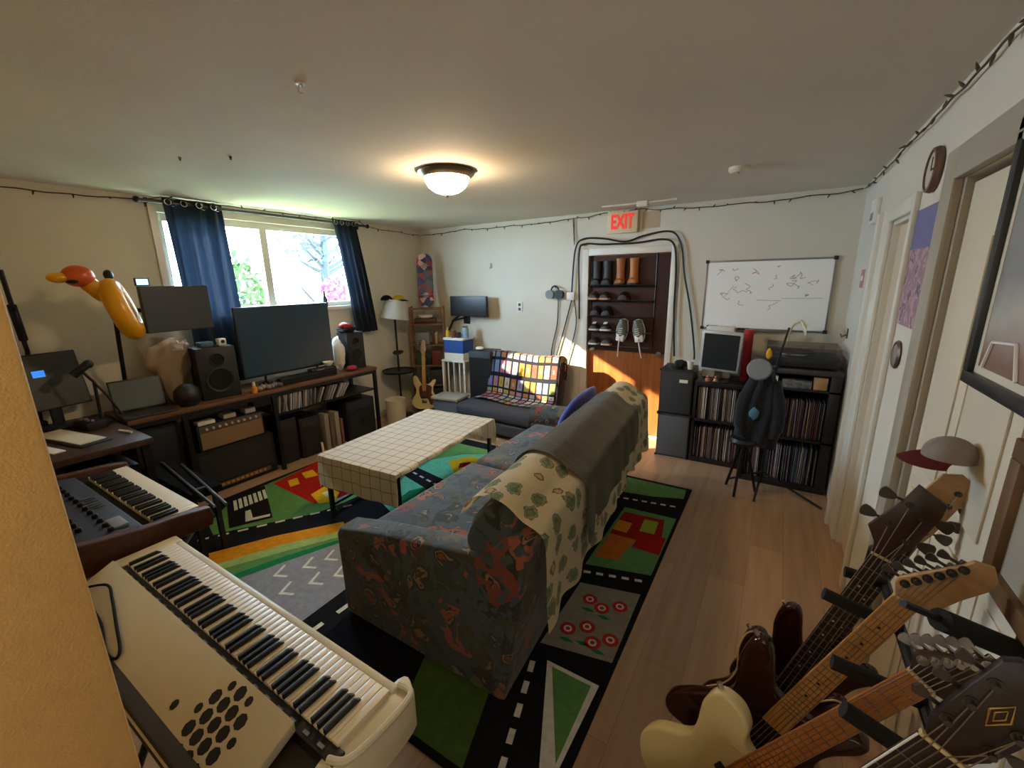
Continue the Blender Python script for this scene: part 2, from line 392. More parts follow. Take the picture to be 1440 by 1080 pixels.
rp_('black', [(-2.80, 2.72), (-1.95, 2.57), (-1.95, 2.32), (-2.78, 2.53)], 5); dashes((-2.75, 2.62), (-2.0, 2.45), 7, .011)
rp_('yellow', [(-2.64, 2.99), (-2.52, 3.18), (-2.29, 3.23), (-2.25, 2.94), (-2.37, 2.77)], 4)
rp_('red', [(-2.5, 3.0), (-2.42, 3.08), (-2.38, 2.98), (-2.44, 2.9)], 5)
# strip behind the sofa
rp_('green', [(-1.0, 3.52), (-.50, 3.52), (-.49, 3.36), (-.70, 3.28), (-1.0, 3.22)], 2)
dashes((-.98, 3.12), (-.49, 3.2), 7, .011)
rp_('green', [(-.86, 3.0), (-.48, 3.02), (-.48, 2.30), (-.86, 2.20)], 2)
rp_('brick', [(-.84, 2.93), (-.55, 2.96), (-.50, 2.62), (-.84, 2.60)], 3)
for c, P in (('lime', [(-.68, 2.90), (-.58, 2.91), (-.57, 2.74), (-.67, 2.73)]), ('orange2', [(-.84, 2.60), (-.66, 2.61), (-.70, 2.34), (-.84, 2.30)]), ('red', [(-.66, 2.72), (-.49, 2.73), (-.485, 2.52), (-.66, 2.52)]), ('orange', [(-.84, 2.8), (-.74, 2.8), (-.74, 2.66), (-.84, 2.66)])):
    rp_(c, P, 4)
dashes((-.84, 2.13), (-.48, 2.23), 5, .011)
rp_('grey2', [(-.82, 2.03), (-.49, 2.11), (-.48, 1.60), (-.82, 1.53)], 2)
for x, y in ((-.72, 1.93), (-.64, 1.90), (-.56, 1.96), (-.74, 1.68), (-.66, 1.74), (-.60, 1.66), (-.53, 1.72)):
    for r_, c, l_ in ((.042, 'flower', 3), (.022, 'white', 4), (.012, 'flower', 5)):
        rp_(c, [(x + r_ * math.cos(k * PI / 5), y + r_ * math.sin(k * PI / 5)) for k in range(10)], l_)
for x, y in ((-.70, 1.85), (-.61, 1.84), (-.72, 1.61), (-.56, 1.62), (-.64, 1.63)):
    rp_('dgreen', [(x - .04, y), (x, y + .016), (x + .04, y + .004), (x, y - .012)], 3)
rp_('white', [(-.745, 1.46), (-.49, 1.46), (-.50, .99), (-.54, .99)], 2)
rp_('green', [(-.71, 1.44), (-.52, 1.44), (-.515, 1.08)], 3)
dashes((-.80, 1.42), (-.66, .90), 5, .013)
rp_('olive', [(-1.30, 1.3), (-.92, 1.3), (-.80, .89), (-1.14, .885)], 2)
tag(g.build('play_rug', rmats), 'large children\'s play rug printed with roads, houses and flowers under the sofa', 'rug')

# ---------------------------------------------------------------- sofa
m, N, L, b = nodes('floral_tapestry', .9, .2)
tc = N.new('ShaderNodeTexCoord'); nz = N.new('ShaderNodeTexNoise'); nz.inputs['Scale'].default_value = 7; nz.inputs['Detail'].default_value = 3
ad = N.new('ShaderNodeMix'); ad.data_type = 'VECTOR'; ad.inputs[0].default_value = .13
L.new(tc.outputs['Object'], nz.inputs['Vector']); L.new(tc.outputs['Object'], ad.inputs[4]); L.new(nz.outputs['Color'], ad.inputs[5])
v1 = N.new('ShaderNodeTexVoronoi'); v1.inputs['Scale'].default_value = 9; v2 = N.new('ShaderNodeTexVoronoi'); v2.inputs['Scale'].default_value = 30
for v in (v1, v2): L.new(ad.outputs[1], v.inputs['Vector'])
r1 = ramp(N, [(0, '33444a'), (.20, '1e2320'), (.36, '3b3826'), (.52, '6e3427'), (.62, '5c513c'), (.70, '29373d'), (.92, '8c4c3b')])
sp_ = N.new('ShaderNodeSeparateColor'); L.new(v1.outputs['Color'], sp_.inputs[0]); L.new(sp_.outputs[0], r1.inputs[0])
r2 = ramp(N, [(0, '843c2c'), (.13, '191e1c'), (.18, '7d664d'), (.26, '222a22'), (.36, '37464a')])
L.new(v1.outputs['Distance'], r2.inputs[0])
s2 = N.new('ShaderNodeSeparateColor'); L.new(v2.outputs['Color'], s2.inputs[0])
gt = N.new('ShaderNodeMath'); gt.operation = 'GREATER_THAN'; gt.inputs[1].default_value = .52; L.new(s2.outputs[1], gt.inputs[0])
mx = N.new('ShaderNodeMix'); mx.data_type = 'RGBA'; L.new(gt.outputs[0], mx.inputs[0]); L.new(r1.outputs[0], mx.inputs[6]); L.new(r2.outputs[0], mx.inputs[7])
L.new(mx.outputs[2], b.inputs['Base Color'])
bp = N.new('ShaderNodeBump'); bp.inputs['Strength'].default_value = .25; bp.inputs['Distance'].default_value = .004; n3 = N.new('ShaderNodeTexNoise'); n3.inputs['Scale'].default_value = 160
L.new(tc.outputs['Object'], n3.inputs['Vector']); L.new(n3.outputs['Fac'], bp.inputs['Height']); L.new(bp.outputs[0], b.inputs['Normal'])
tap = m
SX0, SX1, SY0, SY1 = -1.80, -.66, 1.16, 3.34
SKEW[0] = lambda p: Vector((p.x - .085 * (p.y - SY0) * max(0, min(1.05, (p.x - SX0) / (SX1 - SX0))), p.y, p.z))   # the sofa stands a little askew on the rug
so = thing('sofa', 'long floral tapestry sofa in the middle of the play rug, seen from behind', 'sofa', ((SX0 + SX1) / 2, (SY0 + SY1) / 2, RZ))
G().box((SX0 + .02, SY0 + .03, .06), (-.84, SY1 - .03, .36), bev=.02).build('base', tap, so)
def arm(y0, y1, roll):
    g = G(); P = [(SX0, .03), (SX0 - .01, .50), (SX0 + .02, .54), (SX0 + .3, .60), (-1.0, .68), (-.92, .70), (SX1 - .03, .74), (-.81, .03)]
    g.prism(P, y0, y1, 'xz', bev=.022, seg=3)
    if roll: g.cyl((SX0 - .02, (y0 + y1) / 2 + .02, .53), (-.95, (y0 + y1) / 2 + .02, .58), .105, n=24)
    return g
arm(SY0, SY0 + .13, False).build('arm', tap, so); arm(SY1 - .15, SY1, True).build('arm', tap, so)
for k in range(2):
    y0 = SY0 + .13 + k * .95; g = G(); g.box((SX0 + .05, y0 + .005, .345), (-.95, y0 + .945, .505), bev=.05, seg=4); g.build('seat_cushion', tap, so)
G().prism([(-.90, .06), (-.92, .36), (-.84, .74), (-.78, .81), (-.70, .835), (SX1, .835), (SX1 - .012, .78), (-.80, .03), (-.85, .03)], SY0 + .005, SY1 - .005, 'xz', bev=.02, seg=3).build('back', tap, so)
for k in range(3):
    y0 = SY0 + .02 + k * .715; g = G()
    ring = lambda y, s: [(-.865 + .135 * s * math.cos(a) + .05 * (math.sin(a) > 0) * math.sin(a) * s, y, .735 + .185 * s * math.sin(a)) for a in [2 * PI * i / 24 for i in range(24)]]
    g.loft([ring(y0 + .71 * t, s) for t, s in ((0, .55), (.02, .8), (.07, .95), (.2, 1), (.5, 1.0), (.8, 1), (.93, .95), (.98, .8), (1, .55))])
    g.build('back_cushion', tap, so)
for x, y in ((SX0 + .08, SY0 + .1), (-.88, SY0 + .1), (SX0 + .08, SY1 - .1), (-.88, SY1 - .1)):
    G().cyl((x, y, RZ), (x, y, .07), .022, .03).build('foot', darkwood, so)
# cream blanket printed with green leaves, over the back
m, N, L, b = nodes('cream_leaf_print_blanket', .95, .3)
tc = N.new('ShaderNodeTexCoord'); v = N.new('ShaderNodeTexVoronoi'); v.voronoi_dimensions = '2D'; v.inputs['Scale'].default_value = 1; v.inputs['Randomness'].default_value = .75
mp = N.new('ShaderNodeMapping'); mp.inputs['Scale'].default_value = (13, 26, 1); L.new(tc.outputs['UV'], mp.inputs[0]); nz = N.new('ShaderNodeTexNoise'); nz.inputs['Scale'].default_value = 2.2; nz.inputs['Detail'].default_value = 3; L.new(mp.outputs[0], nz.inputs['Vector'])
ad = N.new('ShaderNodeMix'); ad.data_type = 'VECTOR'; ad.inputs[0].default_value = .42; L.new(mp.outputs[0], ad.inputs[4]); L.new(nz.outputs['Color'], ad.inputs[5]); L.new(ad.outputs[1], v.inputs['Vector'])
r1 = ramp(N, [(0, '858e62'), (.13, '66764c'), (.19, '98a078'), (.27, '6c7a50'), (.31, 'e2d5b0'), (.6, 'e6dab6')]); L.new(v.outputs['Distance'], r1.inputs[0])
r3 = ramp(N, [(0, 'c9b890'), (.12, 'a0653e'), (.20, 'e2d5b0'), (.5, 'e6dab6')]); L.new(v.outputs['Distance'], r3.inputs[0])
sp_ = N.new('ShaderNodeSeparateColor'); L.new(v.outputs['Color'], sp_.inputs[0]); gt = N.new('ShaderNodeMath'); gt.operation = 'GREATER_THAN'; gt.inputs[1].default_value = .82
L.new(sp_.outputs[0], gt.inputs[0]); mx = N.new('ShaderNodeMix'); mx.data_type = 'RGBA'
L.new(gt.outputs[0], mx.inputs[0]); L.new(r1.outputs[0], mx.inputs[6]); L.new(r3.outputs[0], mx.inputs[7]); L.new(mx.outputs[2], b.inputs['Base Color'])
leafblanket = m
PRO = catmull([(-1.005, 0, .62), (-1.01, 0, .76), (-.975, 0, .87), (-.90, 0, .928), (-.80, 0, .925), (-.72, 0, .875), (-.655, 0, .852), (-.634, 0, .82), (-.628, 0, .72), (-.626, 0, .6), (-.615, 0, .45)], 8)
def drape(y0, y1, s0, s1, off, wav, amp, lowamp):
    LN = [0]
    for i in range(1, len(PRO)): LN.append(LN[-1] + (PRO[i] - PRO[i - 1]).length)
    def f(u, v):
        y = y0 + (y1 - y0) * v
        e = s1(v) if callable(s1) else s1
        t = (s0 + (e - s0) * u) * LN[-1]
        i = 1
        while i < len(LN) - 1 and LN[i] < t: i += 1
        k = (t - LN[i - 1]) / (LN[i] - LN[i - 1]); p = PRO[i - 1].lerp(PRO[i], k)
        dd = (PRO[i] - PRO[i - 1]).normalized(); nn = Vector((-dd.z, 0, dd.x))
        hang = max(0, (t / LN[-1] - .6)) / .4
        p = p + nn * off + Vector((amp * (.25 + hang) * (1 + math.sin(v * wav + 1.3 * math.sin(v * 9))), 0, 0))
        return (p.x, y + .02 * math.sin(u * 5 + v * 11) * hang, p.z)
    return f
g = G(); g.sheet(drape(SY0 + .035, SY1 - .06, .20, lambda v: 1.0 - .03 * (1 + math.sin(v * 31)) * .5 - .02 * math.sin(v * 12), .012, 46, .010, .02), 40, 110, .006)
tag(g.build('printed_blanket', leafblanket, smooth=80), 'cream blanket printed with green leaves draped over the sofa back', 'blanket')
ol = M('olive_knit', '575340', 1., noise=(3, .15, (1, 10, 1)), bump=(120, .6), sheen=.4)
g = G(); g.sheet(drape(1.66, 2.86, .05, lambda v: .80 + .06 * math.sin(v * 3.0 + .4) + (.07 * max(0, 1 - v * 5)), .028, 30, .010, .02), 34, 60, .008)
tag(g.build('knit_throw', ol, smooth=80), 'plain olive grey throw lying over the leaf printed blanket', 'blanket')
bp_ = M('royal_blue_cotton', '2b3f9a', .9, bump=(60, .2), sheen=.3)
g = G(); g.blob((0, 0, 0), (.34, .07, .19), 3, .06, 1.6, 3); g2 = T(-1.13, 2.86, .755, R(90), R(22))
for v in g.bm.verts:      # square the cushion off
    x, z = v.co.x, v.co.z; k = 1 + .28 * (abs(x * z) / (.34 * .19)) ; v.co.x *= k; v.co.z *= k
g.bm.transform(g2)
tag(g.build('throw_pillow', bp_, smooth=80), 'royal blue pillow leaning on the far end of the sofa', 'pillow')

SKEW[0] = None
# ---------------------------------------------------------------- coffee table with a gridded cloth
ct = T(-2.49, 2.43, RZ, R(4))
tb = thing('coffee_table', 'low black legged table under the cream gridded cloth', 'table', mx=ct)
G().box((-.38, -.64, .455), (.38, .64, .478), bev=.003).build('tabletop', darkwood, tb, local=True)
for x, y in ((-.35, -.61), (.35, -.61), (-.35, .61), (.35, .61)):
    G().box((x - .014, y - .014, 0), (x + .014, y + .014, .455)).build('leg', blackm, tb, local=True)
g = G(); g.box((-.338, -.62, .05), (-.362, .62, .07)); g.box((.338, -.62, .05), (.362, .62, .07)); g.build('stretcher', blackm, tb, local=True)
m, N, L, b = nodes('cream_grid_cloth', .9)
tc = N.new('ShaderNodeTexCoord'); br = N.new('ShaderNodeTexBrick'); br.offset = 0; br.inputs['Scale'].default_value = 1
br.inputs['Brick Width'].default_value = .095; br.inputs['Row Height'].default_value = .095; br.inputs['Mortar Size'].default_value = .0032; br.inputs['Mortar Smooth'].default_value = .3
br.inputs['Color1'].default_value = br.inputs['Color2'].default_value = lin('efe6d2'); br.inputs['Mortar'].default_value = lin('a98c68')
L.new(tc.outputs['UV'], br.inputs['Vector']); L.new(br.outputs['Color'], b.inputs['Base Color'])
def cl(u, v):
    x = (u - .5) * .85; y = (v - .5) * 1.80; z = .484
    hx = max(0, abs(x) - .395); hy = max(0, abs(y) - .655)
    X = math.copysign(min(abs(x), .395) + .006 * math.sin(y * 22) * (hx > 0), x) if x else 0
    Y = math.copysign(min(abs(y), .655), y) if y else 0
    if hy: Y += math.copysign(.012 * math.sin(x * 17) * min(1, hy * 8) + .02 * hy, y); 
    q = max(0, min(1, (y - .25) / .35)); hx *= (1 + 4.5 * q * q * (3 - 2 * q)) if x > 0 else 1
    z -= max(hx, hy) if not (hx and hy) else (hx + hy)
    return (X, Y, z + .0015 * math.sin(x * 31) * math.sin(y * 17))
g = G(); t = bmesh.new(); nu, nv = 46, 90
uv = t.loops.layers.uv.new('UVMap'); V = [[t.verts.new(cl(i / nu, j / nv)) for j in range(nv + 1)] for i in range(nu + 1)]
for i in range(nu):
    for j in range(nv):
        f = t.faces.new((V[i][j], V[i + 1][j], V[i + 1][j + 1], V[i][j + 1]))
        for lp, (a, c) in zip(f.loops, ((i, j), (i + 1, j), (i + 1, j + 1), (i, j + 1))): lp[uv].uv = (a / nu * .85, c / nv * 1.80)
bmesh.ops.solidify(t, geom=t.faces[:], thickness=.003); bmesh.ops.recalc_face_normals(t, faces=t.faces[:])
t.transform(ct); g.put(t)
tag(g.build('tablecloth', m, smooth=60), 'cream cloth with thin brown grid lines over the coffee table', 'tablecloth')
# ---------------------------------------------------------------- digital piano seen from behind (bottom left)
ivory = M('ivory_keys', 'dcd2bc', .35); ebony = M('black_keys', '0f0f10', .35)
piano_body = M('cream_piano_case', 'cfc6ac', .38, noise=(30, .02)); pdark = M('dark_piano_underside', '33302a', .6)
pn = thing('digital_piano', 'cream digital piano with a sloping back panel and honeycomb speaker holes', 'keyboard', (-1.33, .38, 0))
KX0, KX1, KY0, KY1, KZ = -1.945, -.725, .405, .556, .735
G().box((KX0 - .02, .20, .625), (KX1 + .02, KY1 + .02, .705), bev=.01).build('case', pdark, pn)
G().box((KX0 - .02, .375, .70), (KX1 + .02, KY0 + .004, .742), bev=.003).build('key_felt_rail', M('black_rail', '141416', .4), pn)
g = G()
for i in range(22):
    x = KX0 + .03 + i * .0545; g.box((x, .383, .742), (x + .02, .391, .745), 0)
g.build('rail_screws', steel, pn)
wp = (KX1 - KX0) / 52
gk = G(); gk.box((KX0 + .0006, KY0, .705), (KX0 + wp - .0006, KY1, KZ + .015), bev=.0018); k0 = gk.build('white_key', ivory, pn)
for i in range(1, 52): copypart(k0, pn, Matrix.Translation((i * wp, 0, 0)))
gk = G(); gk.prism([(KY0 - .0, .72), (KY0, .762), (KY0 + .085, .762), (KY0 + .098, .75), (KY0 + .098, .72)], -.0058, .0058, 'yz', bev=.0015); 
gk.bm.transform(Matrix.Translation((KX0, 0, 0))); kb = None
# viewed from the player's side (facing -y) the bass end is at +x
bx = [i for i in range(51) if (i % 7) in (1, 2, 3, 5, 6)]
kb0 = gk.build('black_key', ebony, pn); first = True
for i in bx:
    x = KX1 - (i + 1) * wp - KX0
    if first: kb0.matrix_local = Matrix.Translation((x, 0, 0)); first = False
    else: copypart(kb0, pn, Matrix.Translation((x, 0, 0)))
sl = R(25); py0, pz0 = .378, .772; py1 = .195; pz1 = pz0 - (py0 - py1) * math.tan(sl)
g = G(); PX0, PX1 = KX0 - .03, -.84
g.prism([(py0, pz0), (py1, pz1), (py1 + .006, pz1 - .02), (py0, pz0 - .03)], PX0, PX1, 'yz', bev=.003)
nrm = Vector((0, -math.sin(sl), math.cos(sl)))
def hole(x, d, r):     # d: distance down the slope
    c = Vector((x, py0 - d * math.cos(sl), pz0 - d * math.sin(sl)))
    g.cyl(c - nrm * .002, c + nrm * .0007, r, n=8, m=1)
cx, cd, pt = -1.03, .098, .040
for i in range(-2, 3):
    for j in range(-2, 3):
        x = (i + (.5 if j % 2 else 0)) * pt; y = j * pt * .87
        if abs(x) < .085 and math.hypot(x, y) < .092: hole(cx + x, cd + y, .0172 if math.hypot(x, y) < .07 else .0115)
hole(-1.185, .125, .012)
g.build('rear_panel', [piano_body, M('speaker_hole_mesh', '141312', .7)], pn)
g = G(); E = [(-.01, 0), (0, .03)]
ex0, ex1 = KX1 + .001, KX1 + .055
g.prism(catmull([(ex0 - .02, .37, 0), (ex0 + .01, .365, 0), (ex1 - .012, .39, 0), (ex1 + .004, .48, 0), (ex1, .57, 0), (ex1 - .02, .60, 0), (ex0 - .02, .60, 0)], 5, True), .63, .735, 'xy', bev=.006)
g.tube(catmull([(ex0, .585, .742), (ex1 - .006, .578, .744), (ex1 - .001, .48, .744), (ex1 - .014, .40, .744), (ex0, .378, .742)], 6), .0085, 8)
g.build('end_block', piano_body, pn)
G().box((KX0 - .02, KY1 + .001, .64), (ex0 + .005, KY1 + .028, .742), bev=.008, seg=3).build('key_slip', piano_body, pn)
G().box((KX0 - .07, .37, .63), (KX0 - .003, KY1 + .028, .748), bev=.01).build('end_block', piano_body, pn)
st = thing('piano_stand', 'black folding stand under the cream digital piano', 'stand', (-1.33, .4, 0))
for x in (-1.75, -.98):
    g = G(); g.tube([(x, .22, .02), (x, .54, .615)], .014, 10); g.tube([(x, .54, .02), (x, .22, .615)], .014, 10); g.build('leg', blackm, st)
g = G(); g.tube([(-1.75, .38, .32), (-.98, .38, .32)], .012, 10); g.build('crossbar', blackm, st)
g = G(); g.box((-1.9, .215, .615), (-.8, .235, .626)); g.box((-1.9, .535, .615), (-.8, .555, .626)); g.build('rail', blackm, st)
z = lambda d: pz0 - d * math.sin(sl) + .007
pc = lambda x, d: (x, py0 - d * math.cos(sl), z(d))
g = G(); g.tube([pc(-1.93, .10), pc(-1.85, .06), pc(-1.76, .075), pc(-1.62, .11), pc(-1.52, .135), pc(-1.50, .155), pc(-1.56, .16), pc(-1.70, .13), pc(-1.86, .12)], .0042, 8, sm=5)
tag(g.build('cable', M('matt_black_cable', '121212', .85, spec=.2)), 'black looped cable lying on the piano back panel', 'cable')

# ---------------------------------------------------------------- wood-ended synthesizer behind it
sx0, sx1, sy0, sy1, szt = -3.02, -2.10, .16, .72, .80
sy = thing('synthesizer', 'dark synthesizer with brown wooden ends and a panel of knobs', 'keyboard', ((sx0 + sx1) / 2, .45, .70))
synm = M('synth_panel', '2a2727', .6, spec=.25); cheek = M('red_brown_cheek_wood', '4b2a1a', .4, noise=(5, .3, (1, 8, 8)))
G().box((sx0, sy0, .705), (sx1, sy1, .765), bev=.004).build('case', synm, sy)
g = G(); g.prism([(sy0, .765), (sy0, .845), (.52, .785), (.53, .765)], sx0, sx1, 'yz', bev=.003); g.build('control_panel', synm, sy)
for a, c in ((sx0 - .045, sx0 - .001), (sx1 + .001, sx1 + .045)):
    G().prism([(sy0 - .015, .700), (sy0 - .015, .862), (.50, .805), (.62, .80), (.735, .785), (.745, .74), (.735, .700)], a, c, 'yz', bev=.006, seg=3).build('wooden_cheek', cheek, sy)
wk = .0235; kx1 = sx1 - .015; kx0 = kx1 - 36 * wk
gk = G(); gk.box((kx0 + .0006, .555, .766), (kx0 + wk - .0006, .715, .786), bev=.0018); k0 = gk.build('white_key', ivory, sy)
for i in range(1, 36): copypart(k0, sy, Matrix.Translation((i * wk, 0, 0)))
gk = G(); gk.box((kx0 - .0065, .555, .77), (kx0 + .0065, .645, .799), bev=.002); kb0 = gk.build('black_key', ebony, sy); first = True
for i in range(35):
    if i % 7 in (0, 1, 3, 4, 5):
        x = (35 - i) * wk
        if first: kb0.matrix_local = Matrix.Translation((x, 0, 0)); first = False
        else: copypart(kb0, sy, Matrix.Translation((x, 0, 0)))
pz = lambda y: .845 + (y - sy0) * (.785 - .845) / (.52 - sy0)
gk = G(); gk.lathe([(.011, 0), (.010, .016), (.007, .018), (0, .018)], n=12); kn = None
for r in range(4):
    for c in range(13):
        if (r, c) in ((1, 3), (2, 8), (3, 0), (0, 11), (1, 12), (2, 12)): continue
        x = sx0 + .10 + c * .062 + (.012 if r % 2 else 0); y = .205 + r * .075
        if kn is None: kn = gk.build('knob', M('knob_plastic', '18181a', .3), sy, local=True); kn.matrix_local = MW[sy.name].inverted() @ T(x, y, pz(y)); continue
        copypart(kn, sy, MW[sy.name].inverted() @ T(x, y, pz(y)))
g = G()
for c in range(6): g.box((-2.62 + c * .03, .43, pz(.45)), (-2.612 + c * .03, .49, pz(.45) + .004), 0)
g.build('slider_slots', steel, sy)
G().box((-2.28, .44, pz(.47) - .004), (-2.17, .49, pz(.47) + .014), bev=.006).build('pitch_wheel_plate', grey, sy)
G().box((sx1 - .013, .56, .765), (sx1 - .001, .715, .782), bev=.002).build('end_strip', synm, sy)
st = thing('keyboard_stand', 'black double braced stand with steel tubes under the synthesizer', 'stand', (-2.5, .45, 0))
for x in (-2.85, -2.25):
    g = G(); g.tube([(x, .18, .012), (x, .78, .69)], .013, 10); g.tube([(x, .78, .012), (x, .18, .69)], .013, 10); g.build('leg', steel, st)
g = G(); g.box((-2.95, .17, .69), (-2.15, .20, .70)); g.box((-2.95, .70, .69), (-2.15, .73, .70)); g.build('rail', blackm, st)
bc = thing('bench', 'narrow low black bench beside the synthesizer, between it and the desk', 'bench', (-3.2, 1.06, 0))
G().box((-3.74, .97, .44), (-2.96, 1.15, .488), bev=.008).build('seat', M('matt_black_vinyl', '121213', .95, spec=.1), bc)
for x in (-3.68, -3.02):
    for y in (1.0, 1.12): G().box((x - .014, y - .014, .010 if x > -3.5 and y > .9 else 0), (x + .014, y + .014, .44)).build('leg', blackm, bc)
fs = thing('folded_stand', 'grey folded stand of thin steel rods lying on the low black bench', 'stand', (-3.1, 1.05, .49))
for a, c in (((-3.70, 1.085, .497), (-2.66, .972, .497)), ((-3.53, 1.145, .497), (-2.63, 1.022, .497))): G().tube([a, c], .0085, 8).build('rod', steel, fs)
G().tube([(-3.0, 1.009, .499), (-2.98, 1.07, .499)], .006, 8).build('hinge_bar', steel, fs)
# ---------------------------------------------------------------- long desk under the window
DT = .80
dk = thing('desk', 'long brown topped desk with black metal legs below the window', 'desk', (-4.13, 2.2, 0))
G().box((XL + .003, 1.0, DT - .035), (-3.89, 3.27, DT), bev=.004).build('desktop', deskwood, dk)
for y in (1.35, 2.06, 3.24):
    G().box((-3.925, y - .018, 0), (-3.895, y + .018, DT - .035)).build('leg', blackm, dk)
    G().box((XL + .02, y - .018, 0), (XL + .05, y + .018, DT - .035)).build('leg', blackm, dk)
g = G(); g.box((-3.92, 1.02, DT - .07), (-3.90, 3.24, DT - .036)); g.box((XL + .05, 1.02, DT - .07), (XL + .07, 3.24, DT - .036)); g.build('rail', blackm, dk)
G().box((XL + .06, 2.08, .535), (-3.91, 3.22, .553)).build('shelf', blackm, dk)
d2 = thing('side_desk', 'dark brown desk in the corner beside the synthesizer', 'desk', (-3.75, .55, 0))
G().box((XL + .003, .18, DT - .045), (-3.36, .97, DT - .005), bev=.004).build('desktop', M('dark_walnut', '3d2818', .4, noise=(4, .3, (1, 8, 8))), d2)
for x, y in ((-3.40, .22), (-3.40, .93), (-4.33, .22)): G().box((x - .02, y - .02, 0), (x + .02, y + .02, DT - .045)).build('leg', blackm, d2)
# television
tv = thing('television', 'large dark flat television on the desk in front of the window', 'television', (-4.06, 2.37, DT))
G().box((-4.085, 1.905, .905), (-4.05, 2.835, 1.55), bev=.006).build('housing', black, tv)
G().box((-4.0505, 1.915, .925), (-4.047, 2.825, 1.54)).build('screen', M('tv_screen', '22394b', .3), tv)  # blue reflection put into the screen's base colour
for y in (2.1, 2.64):
    g = G(); g.tube([(-4.17, y, DT + .012), (-4.07, y, DT + .05), (-4.066, y, .92)], .012, 8); g.tube([(-3.96, y, DT + .012), (-4.07, y, DT + .05)], .012, 8); g.build('foot', black, tv)
# loudspeakers each side
def monitor_speaker(nm, lab, c, s, rz=0, grp=None, cone='1b1b1e'):
    t = thing(nm, lab, 'speaker', c, rz, grp); dx, dy, h = s
    G().box((-dx / 2, -dy / 2, 0), (dx / 2, dy / 2, h), bev=.008).build('cabinet', M('speaker_black', '1c1d20', .5), t, local=True)
    for z, r in ((h * .36, min(dy * .38, h * .3)), (h * .76, dy * .2)):
        if z + r > h: continue
        g = G(); g.lathe([(r, 0), (r, .006), (r * .9, .008), (r * .82, .002), (r * .35, -.02), (r * .3, -.012), (0, -.006)], n=24, mx=T(dx / 2, 0, z, 0, 0, R(90)))
        g.build('woofer' if z < h / 2 else 'tweeter', M('cone', cone, .6), t, local=True)
    return t
monitor_speaker('desk_speaker', 'black desk speaker left of the television', (-4.10, 1.70, DT), (.22, .29, .44), R(-8))
monitor_speaker('desk_speaker', 'black desk speaker right of the television near the curtain', (-4.10, 3.11, DT), (.20, .21, .41), R(-6))
w_ = thing('webcam', 'small white camera on the desk speaker left of the television', 'camera', (-4.06, 1.77, DT + .441))
g = G(); g.box((-4.09, 1.74, DT + .441), (-4.03, 1.80, DT + .50), bev=.006); g.build('body', white, w_)
G().cyl((-4.031, 1.77, DT + .475), (-4.022, 1.77, DT + .475), .014).build('lens', black, w_)
tag(G().box((-4.12, 1.60, DT + .441), (-4.03, 1.70, DT + .485), bev=.008).build('gadget_case', M('slate_blue_plastic', '3c5668', .5)), 'slate blue little case on the desk speaker left of the television', 'case')
g = G(); g.blob((-4.08, 3.05, DT + .445), (.09, .10, .04), 3, .3, 2, 4, 0); g.blob((-4.05, 3.02, DT + .49), (.06, .07, .035), 2, .3, 3, 2, 1)
tag(g.build('crumpled_hat', [M('black_red_cotton', '1d1518', .9), red], smooth=60), 'red and black crumpled cap on the speaker near the curtain', 'hat')
bt = thing('bottle', 'small dark bottle standing on the window sill', 'bottle', (-4.36, 3.03, WZ0))
G().lathe([(.028, 0), (.03, .01), (.03, .09), (.012, .12), (.012, .15), (0, .152)], (-4.37, 3.03, WZ0 + .0005)).build('glass_body', M('dark_glass', '20302c', .1), bt)
G().cyl((-4.37, 3.03, WZ0 + .151), (-4.37, 3.03, WZ0 + .175), .014).build('cap', red, bt)
g = G(); g.blob((-4.07, 2.91, DT + .19), (.075, .055, .185), 3, .35, 3, 5)
tag(g.build('plastic_bag', M('white_crumpled_plastic', 'd9d4cc', .35, bump=(25, .8)), smooth=60), 'white crumpled plastic bag between the television and the right speaker', 'bag')
g = G(); g.blob((-3.96, 2.98, DT + .03), (.05, .07, .03), 2, .2, 2, 8); tag(g.build('cloth_pouch', M('raspberry_cloth', 'a3304c', .8), smooth=60), 'raspberry red small pouch at the desk front edge', 'pouch')
sb = thing('sound_bar', 'long black sound bar below the television', 'speaker', (-3.99, 2.48, DT))
G().box((-4.03, 2.17, DT), (-3.945, 2.79, DT + .07), bev=.012).build('cabinet', black, sb); G().box((-3.9455, 2.19, DT + .012), (-3.943, 2.77, DT + .058)).build('grille', blackcloth, sb)
gc = thing('game_console', 'flat grey console box on the sound bar below the television', 'console', (-3.99, 2.62, DT + .07))
G().box((-4.03, 2.50, DT + .0705), (-3.95, 2.76, DT + .098), bev=.006).build('case', dark, gc); G().box((-3.9505, 2.56, DT + .08), (-3.949, 2.64, DT + .088)).build('slot', steel, gc)
bw = thing('bowl', 'small pale bowl on the console box below the television', 'bowl', (-3.99, 2.72, DT + .0985))
G().lathe([(.025, 0), (.045, .02), (.055, .045), (.05, .044), (.04, .02), (0, .01)], (-3.99, 2.72, DT + .0985)).build('vessel', paper, bw)
for i, (y, c, n_) in enumerate(((2.0, '8f8a7c', 'grey beige'), (2.11, '6f7076', 'dark grey'))):
    p_ = thing('game_controller', n_ + ' game controller lying on the desk before the television', 'controller', (-3.96, y, DT))
    g = G(); g.ball((-3.965, y, DT + .03), (.04, .03, .028)); g.ball((-3.94, y - .04, DT + .024), (.045, .022, .023)); g.ball((-3.94, y + .04, DT + .024), (.045, .022, .023)); g.build('shell', M('pad_' + str(i), c, .5), p_)
    g = G(); g.cyl((-3.955, y - .018, DT + .05), (-3.955, y - .018, DT + .066), .009); g.cyl((-3.955, y + .018, DT + .05), (-3.955, y + .018, DT + .066), .009); g.build('thumbstick', black, p_)
ju = thing('glue_bottle', 'small orange bottle with a pale cap at the desk front edge', 'bottle', (-3.915, 1.91, DT))
